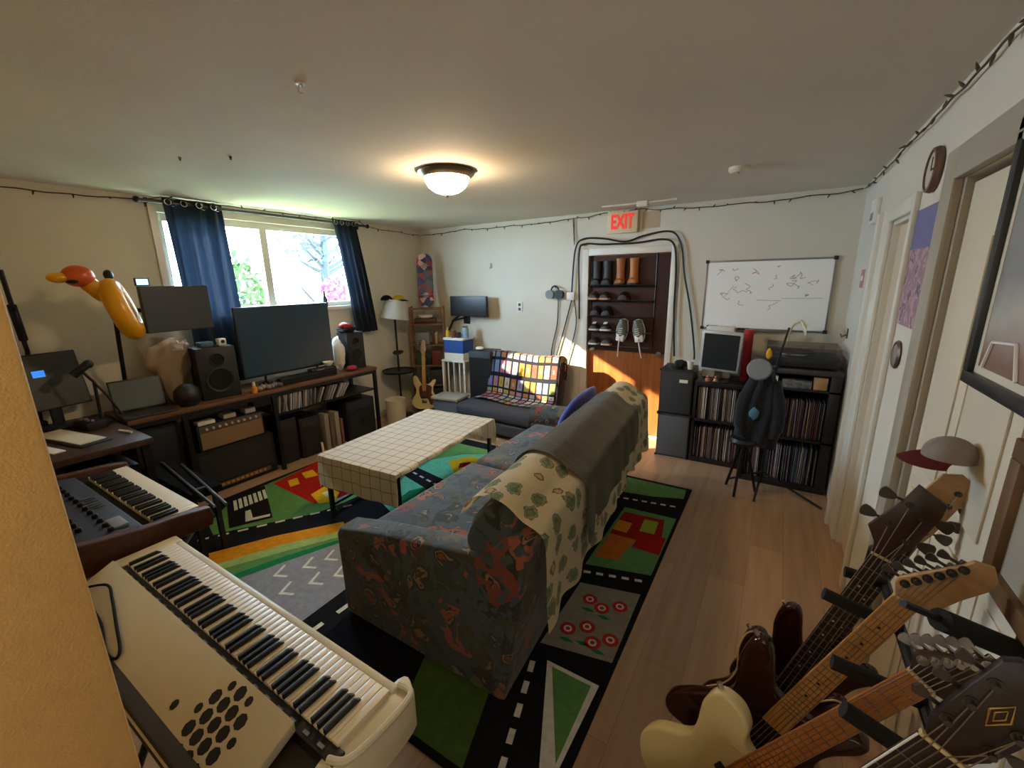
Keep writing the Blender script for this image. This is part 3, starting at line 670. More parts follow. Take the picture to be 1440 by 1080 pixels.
G().lathe([(.022, 0), (.024, .01), (.024, .05), (.012, .065), (0, .066)], (-3.92, 1.91, DT)).build('container', M('amber_orange', 'd98a2a', .35), ju)
G().lathe([(.014, .065), (.010, .10), (0, .101)], (-3.92, 1.91, DT)).build('cap', cream, ju)
# monitor on its pole with the swim ring duck
pl = thing('pole_stand', 'black pole on the desk carrying the flat monitor and the duck', 'stand', (-4.31, 1.14, DT))
G().lathe([(.06, 0), (.06, .012), (.03, .022), (0, .023)], (-4.31, 1.14, DT)).build('base', blackm, pl)
G().tube([(-4.31, 1.14, DT + .02), (-3.95, 1.10, 1.80)], .014, 10).build('pole', blackm, pl)
G().ball((-3.95, 1.10, 1.825), (.028, .028, .035)).build('tip', black, pl)
g = G(); g.tube([(-4.04, 1.11, 1.59), (-4.02, 1.28, 1.57), (-3.945, 1.45, 1.575)], .015, 8); g.build('arm', blackm, pl)
mo = thing('flat_monitor', 'grey dark flat monitor held on the pole left of the navy curtain', 'monitor', mx=T(-3.915, 1.455, 1.575, R(8), R(0)))
G().box((-.02, -.235, -.165), (.01, .235, .17), bev=.005).build('housing', dark, mo, local=True)
G().box((.0105, -.228, -.158), (.0125, .228, .163)).build('screen', M('grey_screen', '3c3f44', .3), mo, local=True)
ph = thing('phone', 'small phone with a lit pale blue screen on the flat monitor\'s corner', 'phone', mx=T(-3.905, 1.262, 1.748, R(8)))
G().box((-.008, -.045, 0), (.004, .045, .055), bev=.003).build('case', black, ph, local=True)
G().box((.0042, -.036, .007), (.0055, .036, .048)).build('lit_screen', M('lit_screen', 'a9d4f2', .3, emit=('a9d4f2', .7)), ph, local=True)
dc = thing('swim_ring', 'inflatable yellow duck swim ring hung on the pole', 'swim ring', mx=T(-3.93, 1.06, 1.59))
yv = M('yellow_vinyl', 'd99a10', .28); ov = M('orange_red_vinyl', 'c9541f', .3)
g = G(); mt = Matrix.Rotation(R(-22), 4, 'Z') @ Matrix.Rotation(R(14), 4, 'X')
P = [(.135 * math.cos(a), 0, .155 * math.sin(a)) for a in [2 * PI * k / 40 for k in range(41)]]
g.tube(P, .062, 20, mx=mt, loop=True); g.bm.transform(Matrix.Translation((.06, .05, 0))); g.build('ring', yv, dc, local=True)
g = G(); g.tube([(.06, -.02, .10), (.075, -.085, .165), (.085, -.115, .215)], [.055, .05, .048], 16, sm=4); g.build('neck', yv, dc, local=True)
g = G(); g.ball((.09, -.14, .225), (.07, .082, .068), 24); g.build('head', ov, dc, local=True)
g = G(); g.ball((.10, -.235, .215), (.04, .055, .032), 20); g.build('beak', yv, dc, local=True)
g = G(); g.ball((.145, -.185, .19), (.02, .03, .012), 12); g.build('eye_patch', black, dc, local=True)
# laptop, second monitor, microphone, recorder on the left of the desk
lp = thing('laptop', 'open laptop with a grey screen on the desk under the duck', 'laptop', mx=T(-4.03, 1.16, DT, R(-4)))
G().box((-.10, -.16, 0), (.13, .16, .018), bev=.004).build('base', dark, lp, local=True)
g = G(); g.box((-.006, -.16, 0), (.006, .16, .24), bev=.003, mx=T(-.10, 0, .02, 0, 0, R(-14))); g.build('lid', black, lp, local=True)
g = G(); g.box((.0062, -.15, .012), (.0075, .15, .228), mx=T(-.10, 0, .02, 0, 0, R(-14))); g.build('screen', M('screen_grey_reflection', '59615f', .25), lp, local=True)  # reflection painted as an even grey on the screen
bm_ = thing('desk_monitor', 'dark monitor with a blue sticker at the left end of the desk', 'monitor', mx=T(-4.20, .74, DT - .005, R(14)))
g = G(); g.box((-.015, -.27, .13), (.015, .20, .52), bev=.006, mx=T(0, 0, 0, 0, 0, R(-10))); g.build('housing', black, bm_, local=True)
g = G(); g.box((.0152, -.26, .14), (.017, .19, .51), mx=T(0, 0, 0, 0, 0, R(-10))); g.build('screen', M('matt_dark_screen', '36352f', .45), bm_, local=True)
g = G(); g.box((.0172, -.065, .36), (.0185, -.0, .405), mx=T(0, 0, 0, 0, 0, R(-10))); g.build('sticker', M('glowing_blue_sticker', '2f86f0', .5, emit=('2f86f0', .35)), bm_, local=True)  # weak glow added to the sticker, which is no lamp
g = G(); g.box((-.10, -.12, 0), (.10, .10, .012), bev=.004); g.box((-.05, -.03, .012), (-.03, .03, .2)); g.build('foot', black, bm_, local=True)
mi = thing('microphone', 'black microphone in a shock mount on a short stand on the desk', 'microphone', (-4.02, .90, DT))
G().lathe([(.06, 0), (.06, .012), (.02, .02), (0, .021)], (-4.02, .90, DT)).build('base', blackm, mi)
g = G(); g.tube([(-4.02, .90, DT + .02), (-4.02, .91, DT + .30), (-4.05, .86, DT + .40)], .010, 8); g.tube([(-4.02, .91, DT + .30), (-3.98, .95, DT + .20), (-3.96, 1.0, DT + .05)], .008, 8); g.build('stem', blackm, mi)
g = G(); g.cyl((-4.05, .82, DT + .36), (-4.05, .90, DT + .42), .026); g.ball((-4.05, .91, DT + .425), .03); g.build('capsule', black, mi)
g = G(); g.tube([(-4.05 + .05 * math.cos(a), .87 + .04 * math.sin(a), DT + .40 + .03 * math.sin(a)) for a in [2 * PI * k / 20 for k in range(21)]], .005, 6); g.build('shock_mount', blackm, mi)
ba = thing('boom_arm', 'black boom arm slanting down over the left end of the desk', 'stand', (-4.33, .66, DT))
G().box((-4.37, .63, DT - .0048), (-4.31, .69, DT + .03), bev=.004).build('clamp', black, ba)
g = G(); g.tube([(-4.33, .66, DT + .03), (-4.32, .69, 1.33), (-4.16, .655, 1.59), (-4.15, .648, 1.86)], .013, 8); g.build('arm', blackm, ba)
g = G(); g.tube([(-4.27, .68, 1.41), (-4.155, .653, 1.64)], .022, 10); g.build('foam_sleeve', blackcloth, ba)
nb = thing('notebook', 'open cream notebook in a black cover on the corner desk', 'notebook', mx=T(-3.80, .68, DT - .005, R(12)))
G().box((-.29, -.08, 0), (.29, .08, .01), bev=.003).build('cover', black, nb, local=True); G().box((-.25, -.065, .0102), (.25, .07, .018), bev=.002).build('page', M('cream_page', 'cfc4a8', .8), nb, local=True)
tag(G().box((-.22, -.028, 0), (.22, .028, .006), mx=T(-3.74, .53, DT - .005, R(12))).build('ruler', paper), 'long white paper strip on the corner desk beside the notebook', 'paper')
ai = thing('audio_interface', 'black audio box with small lights on the corner desk', 'audio box', mx=T(-3.98, .83, DT - .005, R(10)))
G().box((-.09, -.055, 0), (.09, .055, .055), bev=.005).build('case', black, ai, local=True)
for i in range(4): G().cyl((-.06 + i * .04, -.02 + .01 * (i % 2), .055), (-.06 + i * .04, -.02 + .01 * (i % 2), .068), .010).build('knob', (steel, M('lilac_knob', '8d84c0', .4))[i % 2], ai, local=True)
tag(G().tube([(-3.70, .90, DT + .003), (-3.58, .93, DT + .003)], .008, 8).build('marker_pen', white), 'white marker pen lying on the corner desk', 'pen')
pg = thing('paper_bag', 'crumpled brown paper bag on the desk below the flat monitor', 'bag', (-4.2, 1.43, DT))
kraft = M('kraft_paper', 'c4ab8e', .55, bump=(14, 1.0))
def bag(u, v):
    a = 2 * PI * u; k = min(1, v * 1.5); r = (.03 + .115 * k) * (1 + .09 * math.sin(3 * a + 7 * v) + .07 * math.sin(7 * a - 11 * v))
    return (-4.22 + r * .62 * math.cos(a), 1.43 + r * 1.05 * math.sin(a), DT + .006 + .50 * v + .035 * math.sin(2 * a + 1) * v)
g = G(); g.sheet(bag, 36, 18, .003); g.lathe([(.03, .004), (.0, .005)], (-4.22, 1.43, DT)); g.build('bag_wall', kraft, pg, smooth=50)
g = G(); g.blob((-4.19, 1.48, DT + .47), (.07, .09, .06), 3, .4, 3, 6); g.build('tissue', M('grey_white_tissue', 'b9b2b4', .7, bump=(20, .8)), pg)
rs = thing('round_speaker', 'black round portable speaker on the desk beside the brown bag', 'speaker', (-4.02, 1.46, DT))
G().lathe([(.06, 0), (.085, .03), (.095, .08), (.085, .13), (.05, .165), (0, .175)], (-4.0, 1.43, DT), 28).build('body', black, rs)
G().lathe([(.050, .166), (.03, .1745), (0, .178)], (-4.0, 1.43, DT), 24).build('top_ring', dark, rs)

# ---------------------------------------------------------------- under the desk
am = thing('amplifier_cabinet', 'large black amplifier cabinet with a tan strip on the floor under the desk', 'amplifier', (-4.13, 1.70, 0))
G().box((XL + .08, 1.375, 0), (-3.955, 2.03, .385), bev=.012).build('cabinet', blackcloth, am)
G().box((-3.9548, 1.40, .09), (-3.951, 2.0, .36)).build('grille', M('charcoal_grille', '232322', .9, bump=(250, .4)), am)
g = G(); g.box((-3.9548, 1.42, .035), (-3.950, 1.96, .075), 0)
for i in range(12): g.box((-3.9502, 1.45 + i * .04, .045), (-3.948, 1.475 + i * .04, .066), 1)
g.build('tan_strip', [M('brown_strip', '6b4526', .6), M('gold_print', 'b08a4a', .5)], am)
ah = thing('guitar_amplifier', 'tan fronted amplifier head on the large black cabinet', 'amplifier', (-4.13, 1.69, .385))
G().box((XL + .12, 1.43, .386), (-3.97, 1.975, .61), bev=.01).build('cabinet', black, ah)
G().box((-3.9698, 1.45, .40), (-3.965, 1.955, .545)).build('grille', M('tan_grille_cloth', '8a6f52', .85, bump=(200, .5)), ah)
G().box((-3.9698, 1.45, .55), (-3.965, 1.955, .60)).build('panel', M('grey_brown_panel', '5a5048', .5), ah)
gk = G(); gk.cyl((0, 0, 0), (.016, 0, 0), .010, n=12); k0 = None
for i in range(9):
    mm = MW[ah.name].inverted() @ T(-3.965, 1.50 + i * .05, .575)
    if k0 is None: k0 = gk.build('knob', M('pale_knob', 'c9c2b2', .4), ah, local=True); k0.matrix_local = mm
    else: copypart(k0, ah, mm)
for nm, lab, a, c, mt, cat in (('tape_box', 'long white box on the tan amplifier head', (-4.06, 1.45, .611), (-3.97, 1.58, .64), paper, 'box'), ('card_stack', 'pale stack of cards on the tan amplifier head', (-4.1, 1.66, .611), (-4.0, 1.76, .65), M('pale_card', 'bdb5a6', .7), 'cards'), ('small_box', 'small grey white box at the end of the tan amplifier head', (-4.1, 1.84, .611), (-4.0, 1.93, .655), M('grey_card', 'a9a8a6', .7), 'box')):
    tag(G().box(a, c, bev=.003).build(nm, mt), lab, cat)
fcs = thing('equipment_case', 'tall black case on the floor under the desk left of the amplifier cabinet', 'case', (-4.14, 1.18, 0))
G().box((XL + .06, 1.03, 0), (-3.97, 1.32, .70), bev=.012).build('shell', black, fcs)
g = G(); g.tube([(-4.1, 1.10, .702), (-4.1, 1.10, .735), (-4.1, 1.25, .735), (-4.1, 1.25, .702)], .010, 8); g.build('handle', blackm, fcs)
fcs = thing('equipment_case', 'black case standing under the corner desk', 'case', (-3.6, .78, 0))
G().box((-3.98, .60, 0), (-3.46, .90, .62), bev=.012).build('shell', black, fcs)
g = G(); g.tube([(-3.72, .78, .622), (-3.72, .78, .66), (-3.52, .78, .66), (-3.52, .78, .622)], .010, 8); g.build('handle', blackm, fcs)
# cases leaning on the shelf under the desk
cc = [M('case_' + str(i), c, .35) for i, c in enumerate(('9b968c', '3f4347', '8a8fa0', '6e6a64', 'b4aea4', '2c2d30', '7d6f80'))]
cn = ('pale', 'dark grey', 'blue grey', 'brown grey', 'off white', 'black', 'mauve'); cms = {}
y = 2.10
for i in range(30):
    k = (i * 5 + i // 3) % 7; tilt = R(random.choice((4, 8, -6, 14, 10)) if i < 20 else 24 + 1.2 * (i - 20)); w_ = random.uniform(.014, .022)
    if k not in cms: cms[k] = G().box((-.07, -.007, 0), (.07, .007, .165), bev=.001).build('disc_case', cc[k]); o = cms[k]
    else: o = cms[k].copy(); COL.objects.link(o)
    o.matrix_world = T(-3.985, y, .5548 + .007 * abs(math.sin(tilt)), 0, -tilt)
    tag(o, cn[k] + ' thin disc case leaning in the row under the desk top', 'disc case', 'disc cases on the shelf under the desk'); y += w_ + (.012 if i > 19 else 0) + abs(math.sin(tilt)) * .012
def combo(nm, lab, a, c, panel=True):
    t = thing(nm, lab, 'amplifier', ((a[0] + c[0]) / 2, (a[1] + c[1]) / 2, 0))
    G().box(a, c, bev=.012).build('cabinet', black, t)
    h = c[2] - a[2]
    G().box((c[0] + .0004, a[1] + .03, a[2] + .03), (c[0] + .004, c[1] - .03, a[2] + h * .72)).build('grille', M('speaker_cloth', '1e1f20', .9, bump=(250, .4)), t)
    G().box((c[0] + .0004, a[1] + .03, a[2] + h * .78), (c[0] + .004, c[1] - .03, a[2] + h * .94)).build('panel', dark, t)
    g = G(); g.tube([(c[0] - .1, a[1] + .1, c[2] - .003), (c[0] - .1, a[1] + .1, c[2] + .02), (c[0] - .1, c[1] - .1, c[2] + .02), (c[0] - .1, c[1] - .1, c[2] - .003)], .008, 8); g.build('handle', black, t)
    return t
combo('combo_amplifier', 'black amplifier under the desk, beside the tan fronted head', (XL + .1, 2.09, 0), (-3.99, 2.29, .46))
combo('combo_amplifier', 'black amplifier under the desk beside the standing grey boards', (XL + .1, 2.30, 0), (-3.97, 2.53, .42))
cb = combo('combo_amplifier', 'wide black amplifier at the right end under the desk', (XL + .1, 2.83, 0), (-3.93, 3.215, .46))
g = G(); g.lathe([(.0, 0), (.035, .002), (.04, .006), (.0, .012)], n=20, mx=T(-3.926, 3.02, .2, 0, 0, R(90))); g.build('speaker_badge', M('dark_badge', '0c0c0d', .5), cb)
for i, (y, th, h, c, n_) in enumerate(((2.575, .05, .40, '8e8678', 'grey beige'), (2.64, .035, .36, '6c5a4a', 'brown'), (2.70, .05, .39, '9a8f80', 'pale beige'), (2.765, .03, .30, '7c4f44', 'reddish brown'))):
    tag(G().box((-4.25, y, 0), (-3.96, y + th, h), bev=.004).build('board_game_box', M('box_card_' + str(i), c, .7)), n_ + ' flat box standing upright under the desk', 'box')
tag(G().tube([(-3.93, 2.50, .004), (-3.94, 2.50, .12)], .012, 10).build('plastic_tube', white), 'short white plastic tube standing at the desk\'s foot', 'tube')

# ---------------------------------------------------------------- curtains
rd = thing('curtain_rod', 'grey metal curtain rod above the window', 'curtain rod', (XL + .10, 2.53, 2.40))
G().tube([(XL + .10, 1.47, 2.395), (XL + .10, 3.64, 2.395)], .013, 12).build('rod', M('gunmetal', '4a4c50', .35, .8), rd)
for y in (1.46, 3.65): G().ball((XL + .10, y, 2.395), .024).build('finial', blackm, rd)
for y in (1.55, 3.58):
    g = G(); g.box((XL + .001, y - .012, 2.36), (XL + .012, y + .012, 2.43)); g.tube([(XL + .01, y, 2.395), (XL + .10, y, 2.393)], .007, 8); g.build('bracket', blackm, rd)
m, N, L, b = nodes('navy_curtain_fabric', .95); b.inputs['Base Color'].default_value = lin('2e3843')
tl = N.new('ShaderNodeBsdfTranslucent'); tl.inputs[0].default_value = lin('4a5f80'); ms = N.new('ShaderNodeMixShader'); ms.inputs[0].default_value = .05
out = N['Material Output']; L.new(b.outputs[0], ms.inputs[1]); L.new(tl.outputs[0], ms.inputs[2]); L.new(ms.outputs[0], out.inputs[0]); navy = m
def curtain(lab, yt0, yt1, yb0, yb1, z0, folds):
    t = thing('curtain', lab, 'curtain', (XL + .10, (yt0 + yt1) / 2, z0))
    def f(u, v):
        a = yt0 + (yt1 - yt0) * v; c = yb0 + (yb1 - yb0) * v; y = a + (c - a) * u
        amp = .030 * (1 - .2 * u)
        return (XL + .105 + amp * math.sin(folds * 2 * PI * v + .5 * math.sin(3 * u)) + .008 * math.sin(17 * v + 4 * u), y, 2.43 + (z0 - 2.43) * u)
    g = G(); g.sheet(f, 24, 72, .003); g.build('fabric', navy, t, smooth=80)
    n = int(folds * 2)
    for k in range(n):
        v = (k + .5) / n; y = yt0 + (yt1 - yt0) * v; s = math.sin(folds * 2 * PI * v)
        g = G(); g.tube([(XL + .105 + .030 * s + .004, y + .022 * math.cos(q), 2.395 + .022 * math.sin(q)) for q in [2 * PI * j / 18 for j in range(19)]], .004, 6); g.build('grommet', chrome, t)
curtain('wide navy curtain left of the window behind the flat monitor', 1.62, 2.06, 1.66, 2.09, .86, 4)
curtain('narrow navy curtain swept back right of the window', 3.17, 3.48, 3.34, 3.66, 1.16, 4)
# ---------------------------------------------------------------- far left corner
rackwood = M('reddish_shelf_wood', '7a5234', .5, noise=(6, .25, (8, 8, 1)))
LS = T(-4.06, 4.34, 0, R(38))    # corner shelf faces the room
sh = thing('ladder_shelf', 'reddish wooden open shelf standing in the far left corner', 'shelf', mx=LS)
for x in (-.215, .215):
    G().box((x - .014, -.13, 0), (x + .014, -.105, 1.42)).build('post', rackwood, sh, local=True)
    G().box((x - .014, .105, 0), (x + .014, .13, 1.42)).build('post', rackwood, sh, local=True)
SHZ = (.12, .36, .64, .92, 1.20, 1.40)
for z in SHZ: G().box((-.2, -.125, z - .018), (.2, .125, z)).build('shelf_board', rackwood, sh, local=True)
def item(nm, lab, cat, a, c, mt, z, bev=.006, grp=None):
    return tag(G().box((a[0], a[1], z), (c[0], c[1], z + c[2]), bev=bev, mx=LS).build(nm, mt), lab, cat, grp)
item('storage_tin', 'dark wooden box on the corner shelf below the skateboard', 'box', (-.17, -.10), (.12, .08, .06), darkwood, 1.2004)
bw = thing('dish', 'shallow white dish on the dark wooden box in the corner shelf', 'dish', mx=LS @ T(-.02, -.02, 1.2606))
G().lathe([(.05, 0), (.09, .02), (.10, .05), (.092, .048), (.07, .018), (0, .008)]).build('vessel', paper, bw, local=True)
item('game_box', 'grey flat box leaning on the corner shelf', 'box', (-.16, -.09), (.02, -.06, .16), grey, .9204)
item('book', 'brown book on the corner shelf beside the grey flat box', 'book', (.05, -.09), (.09, .06, .17), darkwood, .9204)
item('book', 'tan book on the corner shelf beside the brown one', 'book', (.093, -.09), (.13, .06, .15), tanwood, .9204)
item('canister', 'dark green box on the lower corner shelf', 'box', (-.17, -.10), (-.06, .0, .17), M('bottle_green', '2e4a36', .5), .6404)
item('canister', 'deep red box on the lower corner shelf', 'box', (.04, -.10), (.16, .0, .19), M('deep_red', '6d2420', .5), .6404)
item('canister', 'black box low on the corner shelf beside the guitar neck', 'box', (-.04, -.10), (.03, .0, .14), black, .6404)
item('equipment_case', 'black case on the lowest board of the corner shelf', 'case', (-.16, -.11), (.16, .10, .18), black, .1204)
item('equipment_case', 'dark grey case on the second board of the corner shelf', 'case', (.0, -.11), (.17, .10, .2), dark, .3604)
gb = thing('green_bag', 'green cloth bag hanging on the corner shelf beside the white table', 'bag', mx=LS @ T(.262, -.10, .42))
g = G(); g.blob((0, 0, .16), (.028, .06, .19), 3, .2, 2, 3); g.build('sack', M('sage_green_cloth', '5d7350', .9), gb, local=True)
g = G(); g.tube([(0, -.03, .33), (0, 0, .44), (0, .03, .33)], .006, 6, sm=5); g.build('strap', M('sage_green_cloth_strap', '4d6042', .9), gb, local=True)
# skateboard deck standing on the shelf
m, N, L, b = nodes('skate_deck_print', .4)
tc = N.new('ShaderNodeTexCoord'); v = N.new('ShaderNodeTexVoronoi'); v.inputs['Scale'].default_value = 13; v.inputs['Randomness'].default_value = 1
L.new(tc.outputs['Object'], v.inputs['Vector']); sp_ = N.new('ShaderNodeSeparateColor'); L.new(v.outputs['Color'], sp_.inputs[0])
r1 = ramp(N, [(0, '2a3a66'), (.28, '9a2a2c'), (.45, '3c4a5c'), (.62, 'c9a58c'), (.75, '7c3030'), (.88, '27304a')]); L.new(sp_.outputs[0], r1.inputs[0]); L.new(r1.outputs[0], b.inputs['Base Color'])
sd = thing('skateboard', 'red and blue printed skateboard deck standing upright in the far left corner', 'skateboard', mx=LS @ T(0, .02, 1.4012, 0, R(-5)))
O = []
for k in range(36):
    a = 2 * PI * k / 36; x = .103 * math.cos(a); z = .103 * math.sin(a); O.append((x, z + (.61 if z > 0 else .105) + (.0 if abs(z) > 1e-6 else .0)))
g = G(); g.prism(O, -.006, .006, 'xz', bev=.002); g.build('deck', m, sd, local=True)
for z in (.17, .55):
    g = G(); g.box((-.03, -.03, z - .03), (.03, -.0065, z + .03), bev=.003); g.cyl((-.085, -.04, z), (.085, -.04, z), .006); g.build('truck', steel, sd, local=True)
    for x in (-.085, .085): G().cyl((x - .014, -.04, z), (x + .014, -.04, z), .024).build('wheel', red, sd, local=True)
# floor lamp with tray
fl = thing('floor_lamp', 'floor lamp with a crooked white shade and a round black tray', 'lamp', (-4.17, 3.86, 0))
G().lathe([(.14, 0), (.14, .015), (.03, .03), (0, .031)], (-4.17, 3.86, 0)).build('base', blackm, fl)
G().tube([(-4.17, 3.86, .02), (-4.17, 3.86, 1.44)], .013, 10).build('pole', blackm, fl)
G().lathe([(.0, .60), (.21, .60), (.215, .625), (.205, .625), (.20, .61), (0, .61)], (-4.17, 3.86, 0), 36).build('tray', blackm, fl)
g = G(); g.sheet(lambda u, v: ((.125 + .055 * (1 - v)) * math.cos(2 * PI * u), (.125 + .055 * (1 - v)) * math.sin(2 * PI * u), .235 * v), 40, 6, .003, mx=T(-4.16, 3.85, 1.295, 0, R(-7), R(5)))
m_ = M('white_lamp_shade', 'e2e0dc', .8); g.build('lamp_shade', m_, fl)
g = G(); g.ball((-4.17, 3.86, 1.42), .035); g.build('bulb', white, fl)
g = G(); g.blob((-4.14, 3.84, .86), (.05, .09, .03), 2, .4, 3, 3); g.build('clamp', black, fl)
for nm, lab, x, y, c in (('baseball_cap', 'black and white cap resting on the lamp shade', -4.20, 3.78, ('1b1b1e', 'd8d6d2')), ('baseball_cap', 'yellow cap with a black peak resting on the lamp shade', -4.12, 3.90, ('d8b414', '1c1c1e'))):
    t = thing(nm, lab, 'cap', mx=T(x, y, 1.528, R(20)))
    g = G(); g.sheet(lambda u, v: (.075 * math.cos(PI / 2 * v) * math.cos(2 * PI * u), .075 * math.cos(PI / 2 * v) * math.sin(2 * PI * u), .062 * math.sin(PI / 2 * v)), 28, 8, .003); g.build('crown', M('cap_' + c[0], c[0], .9), t, local=True)
    g = G(); g.sheet(lambda u, v: ((.073 + .062 * v) * math.cos(-1.1 + 2.2 * u), (.073 + .062 * v * (1 - (2 * u - 1) ** 2 * .5)) * math.sin(-1.1 + 2.2 * u), .004 - .018 * v), 20, 5, .003); g.build('peak', M('peak_' + c[1], c[1], .9), t, local=True)
# waste bin
bn = thing('waste_bin', 'cream cylindrical waste bin on the floor beside the desk end', 'bin', (-4.0, 3.60, 0))
G().lathe([(.095, 0), (.115, .005), (.125, .31), (.119, .312), (.108, .012), (0, .011)], (-4.0, 3.60, 0), 32).build('shell', M('cream_bin', 'cfc3ab', .5), bn)
G().tube([(-4.0 + .124 * math.cos(a), 3.60 + .124 * math.sin(a), .312) for a in [2 * PI * k / 32 for k in range(33)]], .006, 8).build('rim', cream, bn)
# white side table with crate and clutter
WT = T(-3.62, 4.44, 0, R(4))
wt = thing('side_table', 'small white slatted side table against the far wall', 'table', mx=WT)
G().box((-.19, -.15, .70), (.19, .15, .725), bev=.006).build('tabletop', white, wt, local=True)
for x in (-.17, .17):
    for y in (-.13, .13): G().box((x - .014, y - .014, 0), (x + .014, y + .014, .70)).build('leg', white, wt, local=True)
g = G(); g.box((-.18, -.14, .20), (.18, .14, .215)); g.build('shelf_board', white, wt, local=True)
for k in range(3): G().box((-.09 + k * .09 - .008, -.135, .215), (-.09 + k * .09 + .008, -.123, .70)).build('slat', white, wt, local=True)
tag(G().box((-.155, -.12, .7255), (.155, .12, .82), bev=.006, mx=WT).build('flat_carton', paper), 'white flat carton on the white side table under the blue crate', 'box')
cr = thing('plastic_crate', 'blue plastic crate with a white rim on the white carton', 'crate', mx=WT @ T(0, 0, .8205))
g = G(); g.box((-.15, -.12, 0), (.15, .12, .006)); 
for a, c in (((-.15, -.12, 0), (.15, -.114, .17)), ((-.15, .114, 0), (.15, .12, .17)), ((-.15, -.114, 0), (-.144, .114, .17)), ((.144, -.114, 0), (.15, .114, .17))): g.box(a, c)
g.build('bin', blue, cr, local=True)
g = G(); 
for a, c in (((-.16, -.13, .17), (.16, -.11, .19)), ((-.16, .11, .17), (.16, .13, .19)), ((-.16, -.11, .17), (-.14, .11, .19)), ((.14, -.11, .17), (.16, .11, .19))): g.box(a, c, bev=.004)
g.build('rim', white, cr, local=True)
tag(G().box((-.13, -.10, .0065), (.13, .10, .1), mx=WT @ T(0, 0, .8205)).build('magazine_stack', M('mixed_paper', 'a03c38', .7)), 'red covered papers inside the blue crate', 'papers')
tag(G().box((-.16, -.13, 0), (.16, .13, .008), bev=.003, mx=WT @ T(0, 0, 1.0115)).build('white_board', white), 'thin white board lying across the blue crate', 'board')
wb = WT @ T(0, 0, 1.02)
bt = thing('squeeze_bottle', 'yellow bottle on the board over the blue crate', 'bottle', mx=wb @ T(-.125, -.06, 0))
G().lathe([(.026, 0), (.028, .01), (.028, .07), (.01, .10), (0, .101)]).build('container', yellow, bt, local=True); G().cyl((0, 0, .10), (0, 0, .135), .007).build('nozzle', white, bt, local=True)
for i, (x, y, r, h, c, lab) in enumerate(((-.02, -.07, .035, .09, '7a4a34', 'brown mug on the board over the blue crate'), (.05, -.06, .03, .07, '3a3a3e', 'dark grey mug on the board over the blue crate'))):
    t = thing('mug', lab, 'mug', mx=wb @ T(x, y, 0))
    G().lathe([(r, 0), (r, h), (r * .9, h), (r * .88, .008), (0, .007)]).build('cup', M('mug_' + c, c, .4), t, local=True)
    g = G(); g.tube([(r * .95, 0, h * .8), (r * 1.6, 0, h * .7), (r * 1.6, 0, h * .35), (r * .95, 0, h * .2)], .005, 8, sm=4); g.build('handle', M('mugh_' + c, c, .4), t, local=True)
jar = thing('jar', 'pale blue jar on the board over the blue crate', 'jar', mx=wb @ T(.12, 0, 0))
G().lathe([(.04, 0), (.045, .01), (.045, .11), (.035, .13), (0, .131)]).build('glass_body', M('pale_blue_glaze', '8fb3c4', .3), jar, local=True); G().cyl((0, 0, .13), (0, 0, .15), .036).build('lid', steel, jar, local=True)
# small monitor on a jointed wall arm
ma = thing('monitor_arm', 'black jointed wall arm behind the small black monitor', 'bracket', (-3.7, YF - .02, 1.25))
G().box((-3.66, YF - .02, 1.18), (-3.56, YF - .001, 1.36), bev=.004).build('wall_plate', blackm, ma)
g = G(); g.tube([(-3.61, YF - .02, 1.27), (-3.78, YF - .10, 1.22), (-3.50, YF - .12, 1.40)], .016, 8); g.tube([(-3.78, YF - .10, 1.22), (-3.9, YF - .12, 1.0)], .012, 8); g.build('arm', blackm, ma)
sm_ = thing('wall_monitor', 'small black monitor on the far wall above the white side table', 'monitor', mx=T(-3.455, YF - .165, 1.425, R(3)))
G().box((-.285, -.012, -.13), (.285, .025, .13), bev=.004).build('housing', black, sm_, local=True); G().box((-.277, -.0135, -.12), (.277, -.0121, .122)).build('screen', screen, sm_, local=True)
# tall black speaker, plastic tote
ts = thing('floor_speaker', 'tall black floor speaker between the white table and the crochet chair', 'speaker', mx=T(-3.17, 4.42, 0, R(5)))
G().box((-.16, -.15, 0), (.16, .15, .88), bev=.01).build('cabinet', dark, ts, local=True)
G().box((-.145, -.154, .05), (.145, -.1502, .80)).build('grille', blackcloth, ts, local=True)
tag(G().blob((-3.22, 4.38, .905), (.06, .05, .022), 2, .3, 3, 4).build('cloth_scrap', paper, smooth=60), 'white scrap of cloth on the tall floor speaker', 'cloth')
to = thing('storage_tote', 'grey blue plastic tote on the floor before the white table', 'box', mx=T(-3.45, 4.02, 0, R(6)))
G().prism([(-.15, 0), (-.185, .30), (.185, .30), (.15, 0)], -.13, .13, 'xz', bev=.008).build('bin', M('grey_blue_plastic', '5f6f84', .45), to, local=True)
G().box((-.2, -.15, .30), (.2, .15, .335), bev=.008).build('lid', M('pale_grey_lid', 'a7a29a', .5), to, local=True)
# ---------------------------------------------------------------- low chair with a crochet blanket
fc = thing('lounge_chair', 'low dark grey armless lounge chair against the far wall', 'chair', mx=T(-2.60, 4.16, 0, R(-3)))
char = M('charcoal_upholstery', '3c3d42', .9, bump=(150, .3))
G().box((-.52, -.42, .05), (.52, .30, .20), bev=.03, seg=3).build('base', char, fc, local=True)
G().box((-.53, -.44, .205), (.53, .20, .35), bev=.05, seg=4).build('seat', char, fc, local=True)
g = G(); g.box((-.53, -.07, 0), (.53, .07, .60), bev=.05, seg=4, mx=T(0, .215, .25, 0, R(-14))); g.build('backrest', char, fc, local=True)
for x in (-.46, .46):
    for y in (-.36, .26): G().cyl((x, y, 0), (x, y, .06), .02).build('foot', black, fc, local=True)
cols = ['c9604a', 'd8b24a', 'c98aa0', 'c8c4bc', '7c93b8', '9aa86a', 'd98a4a', 'b8b0cc', 'e2dcd0']
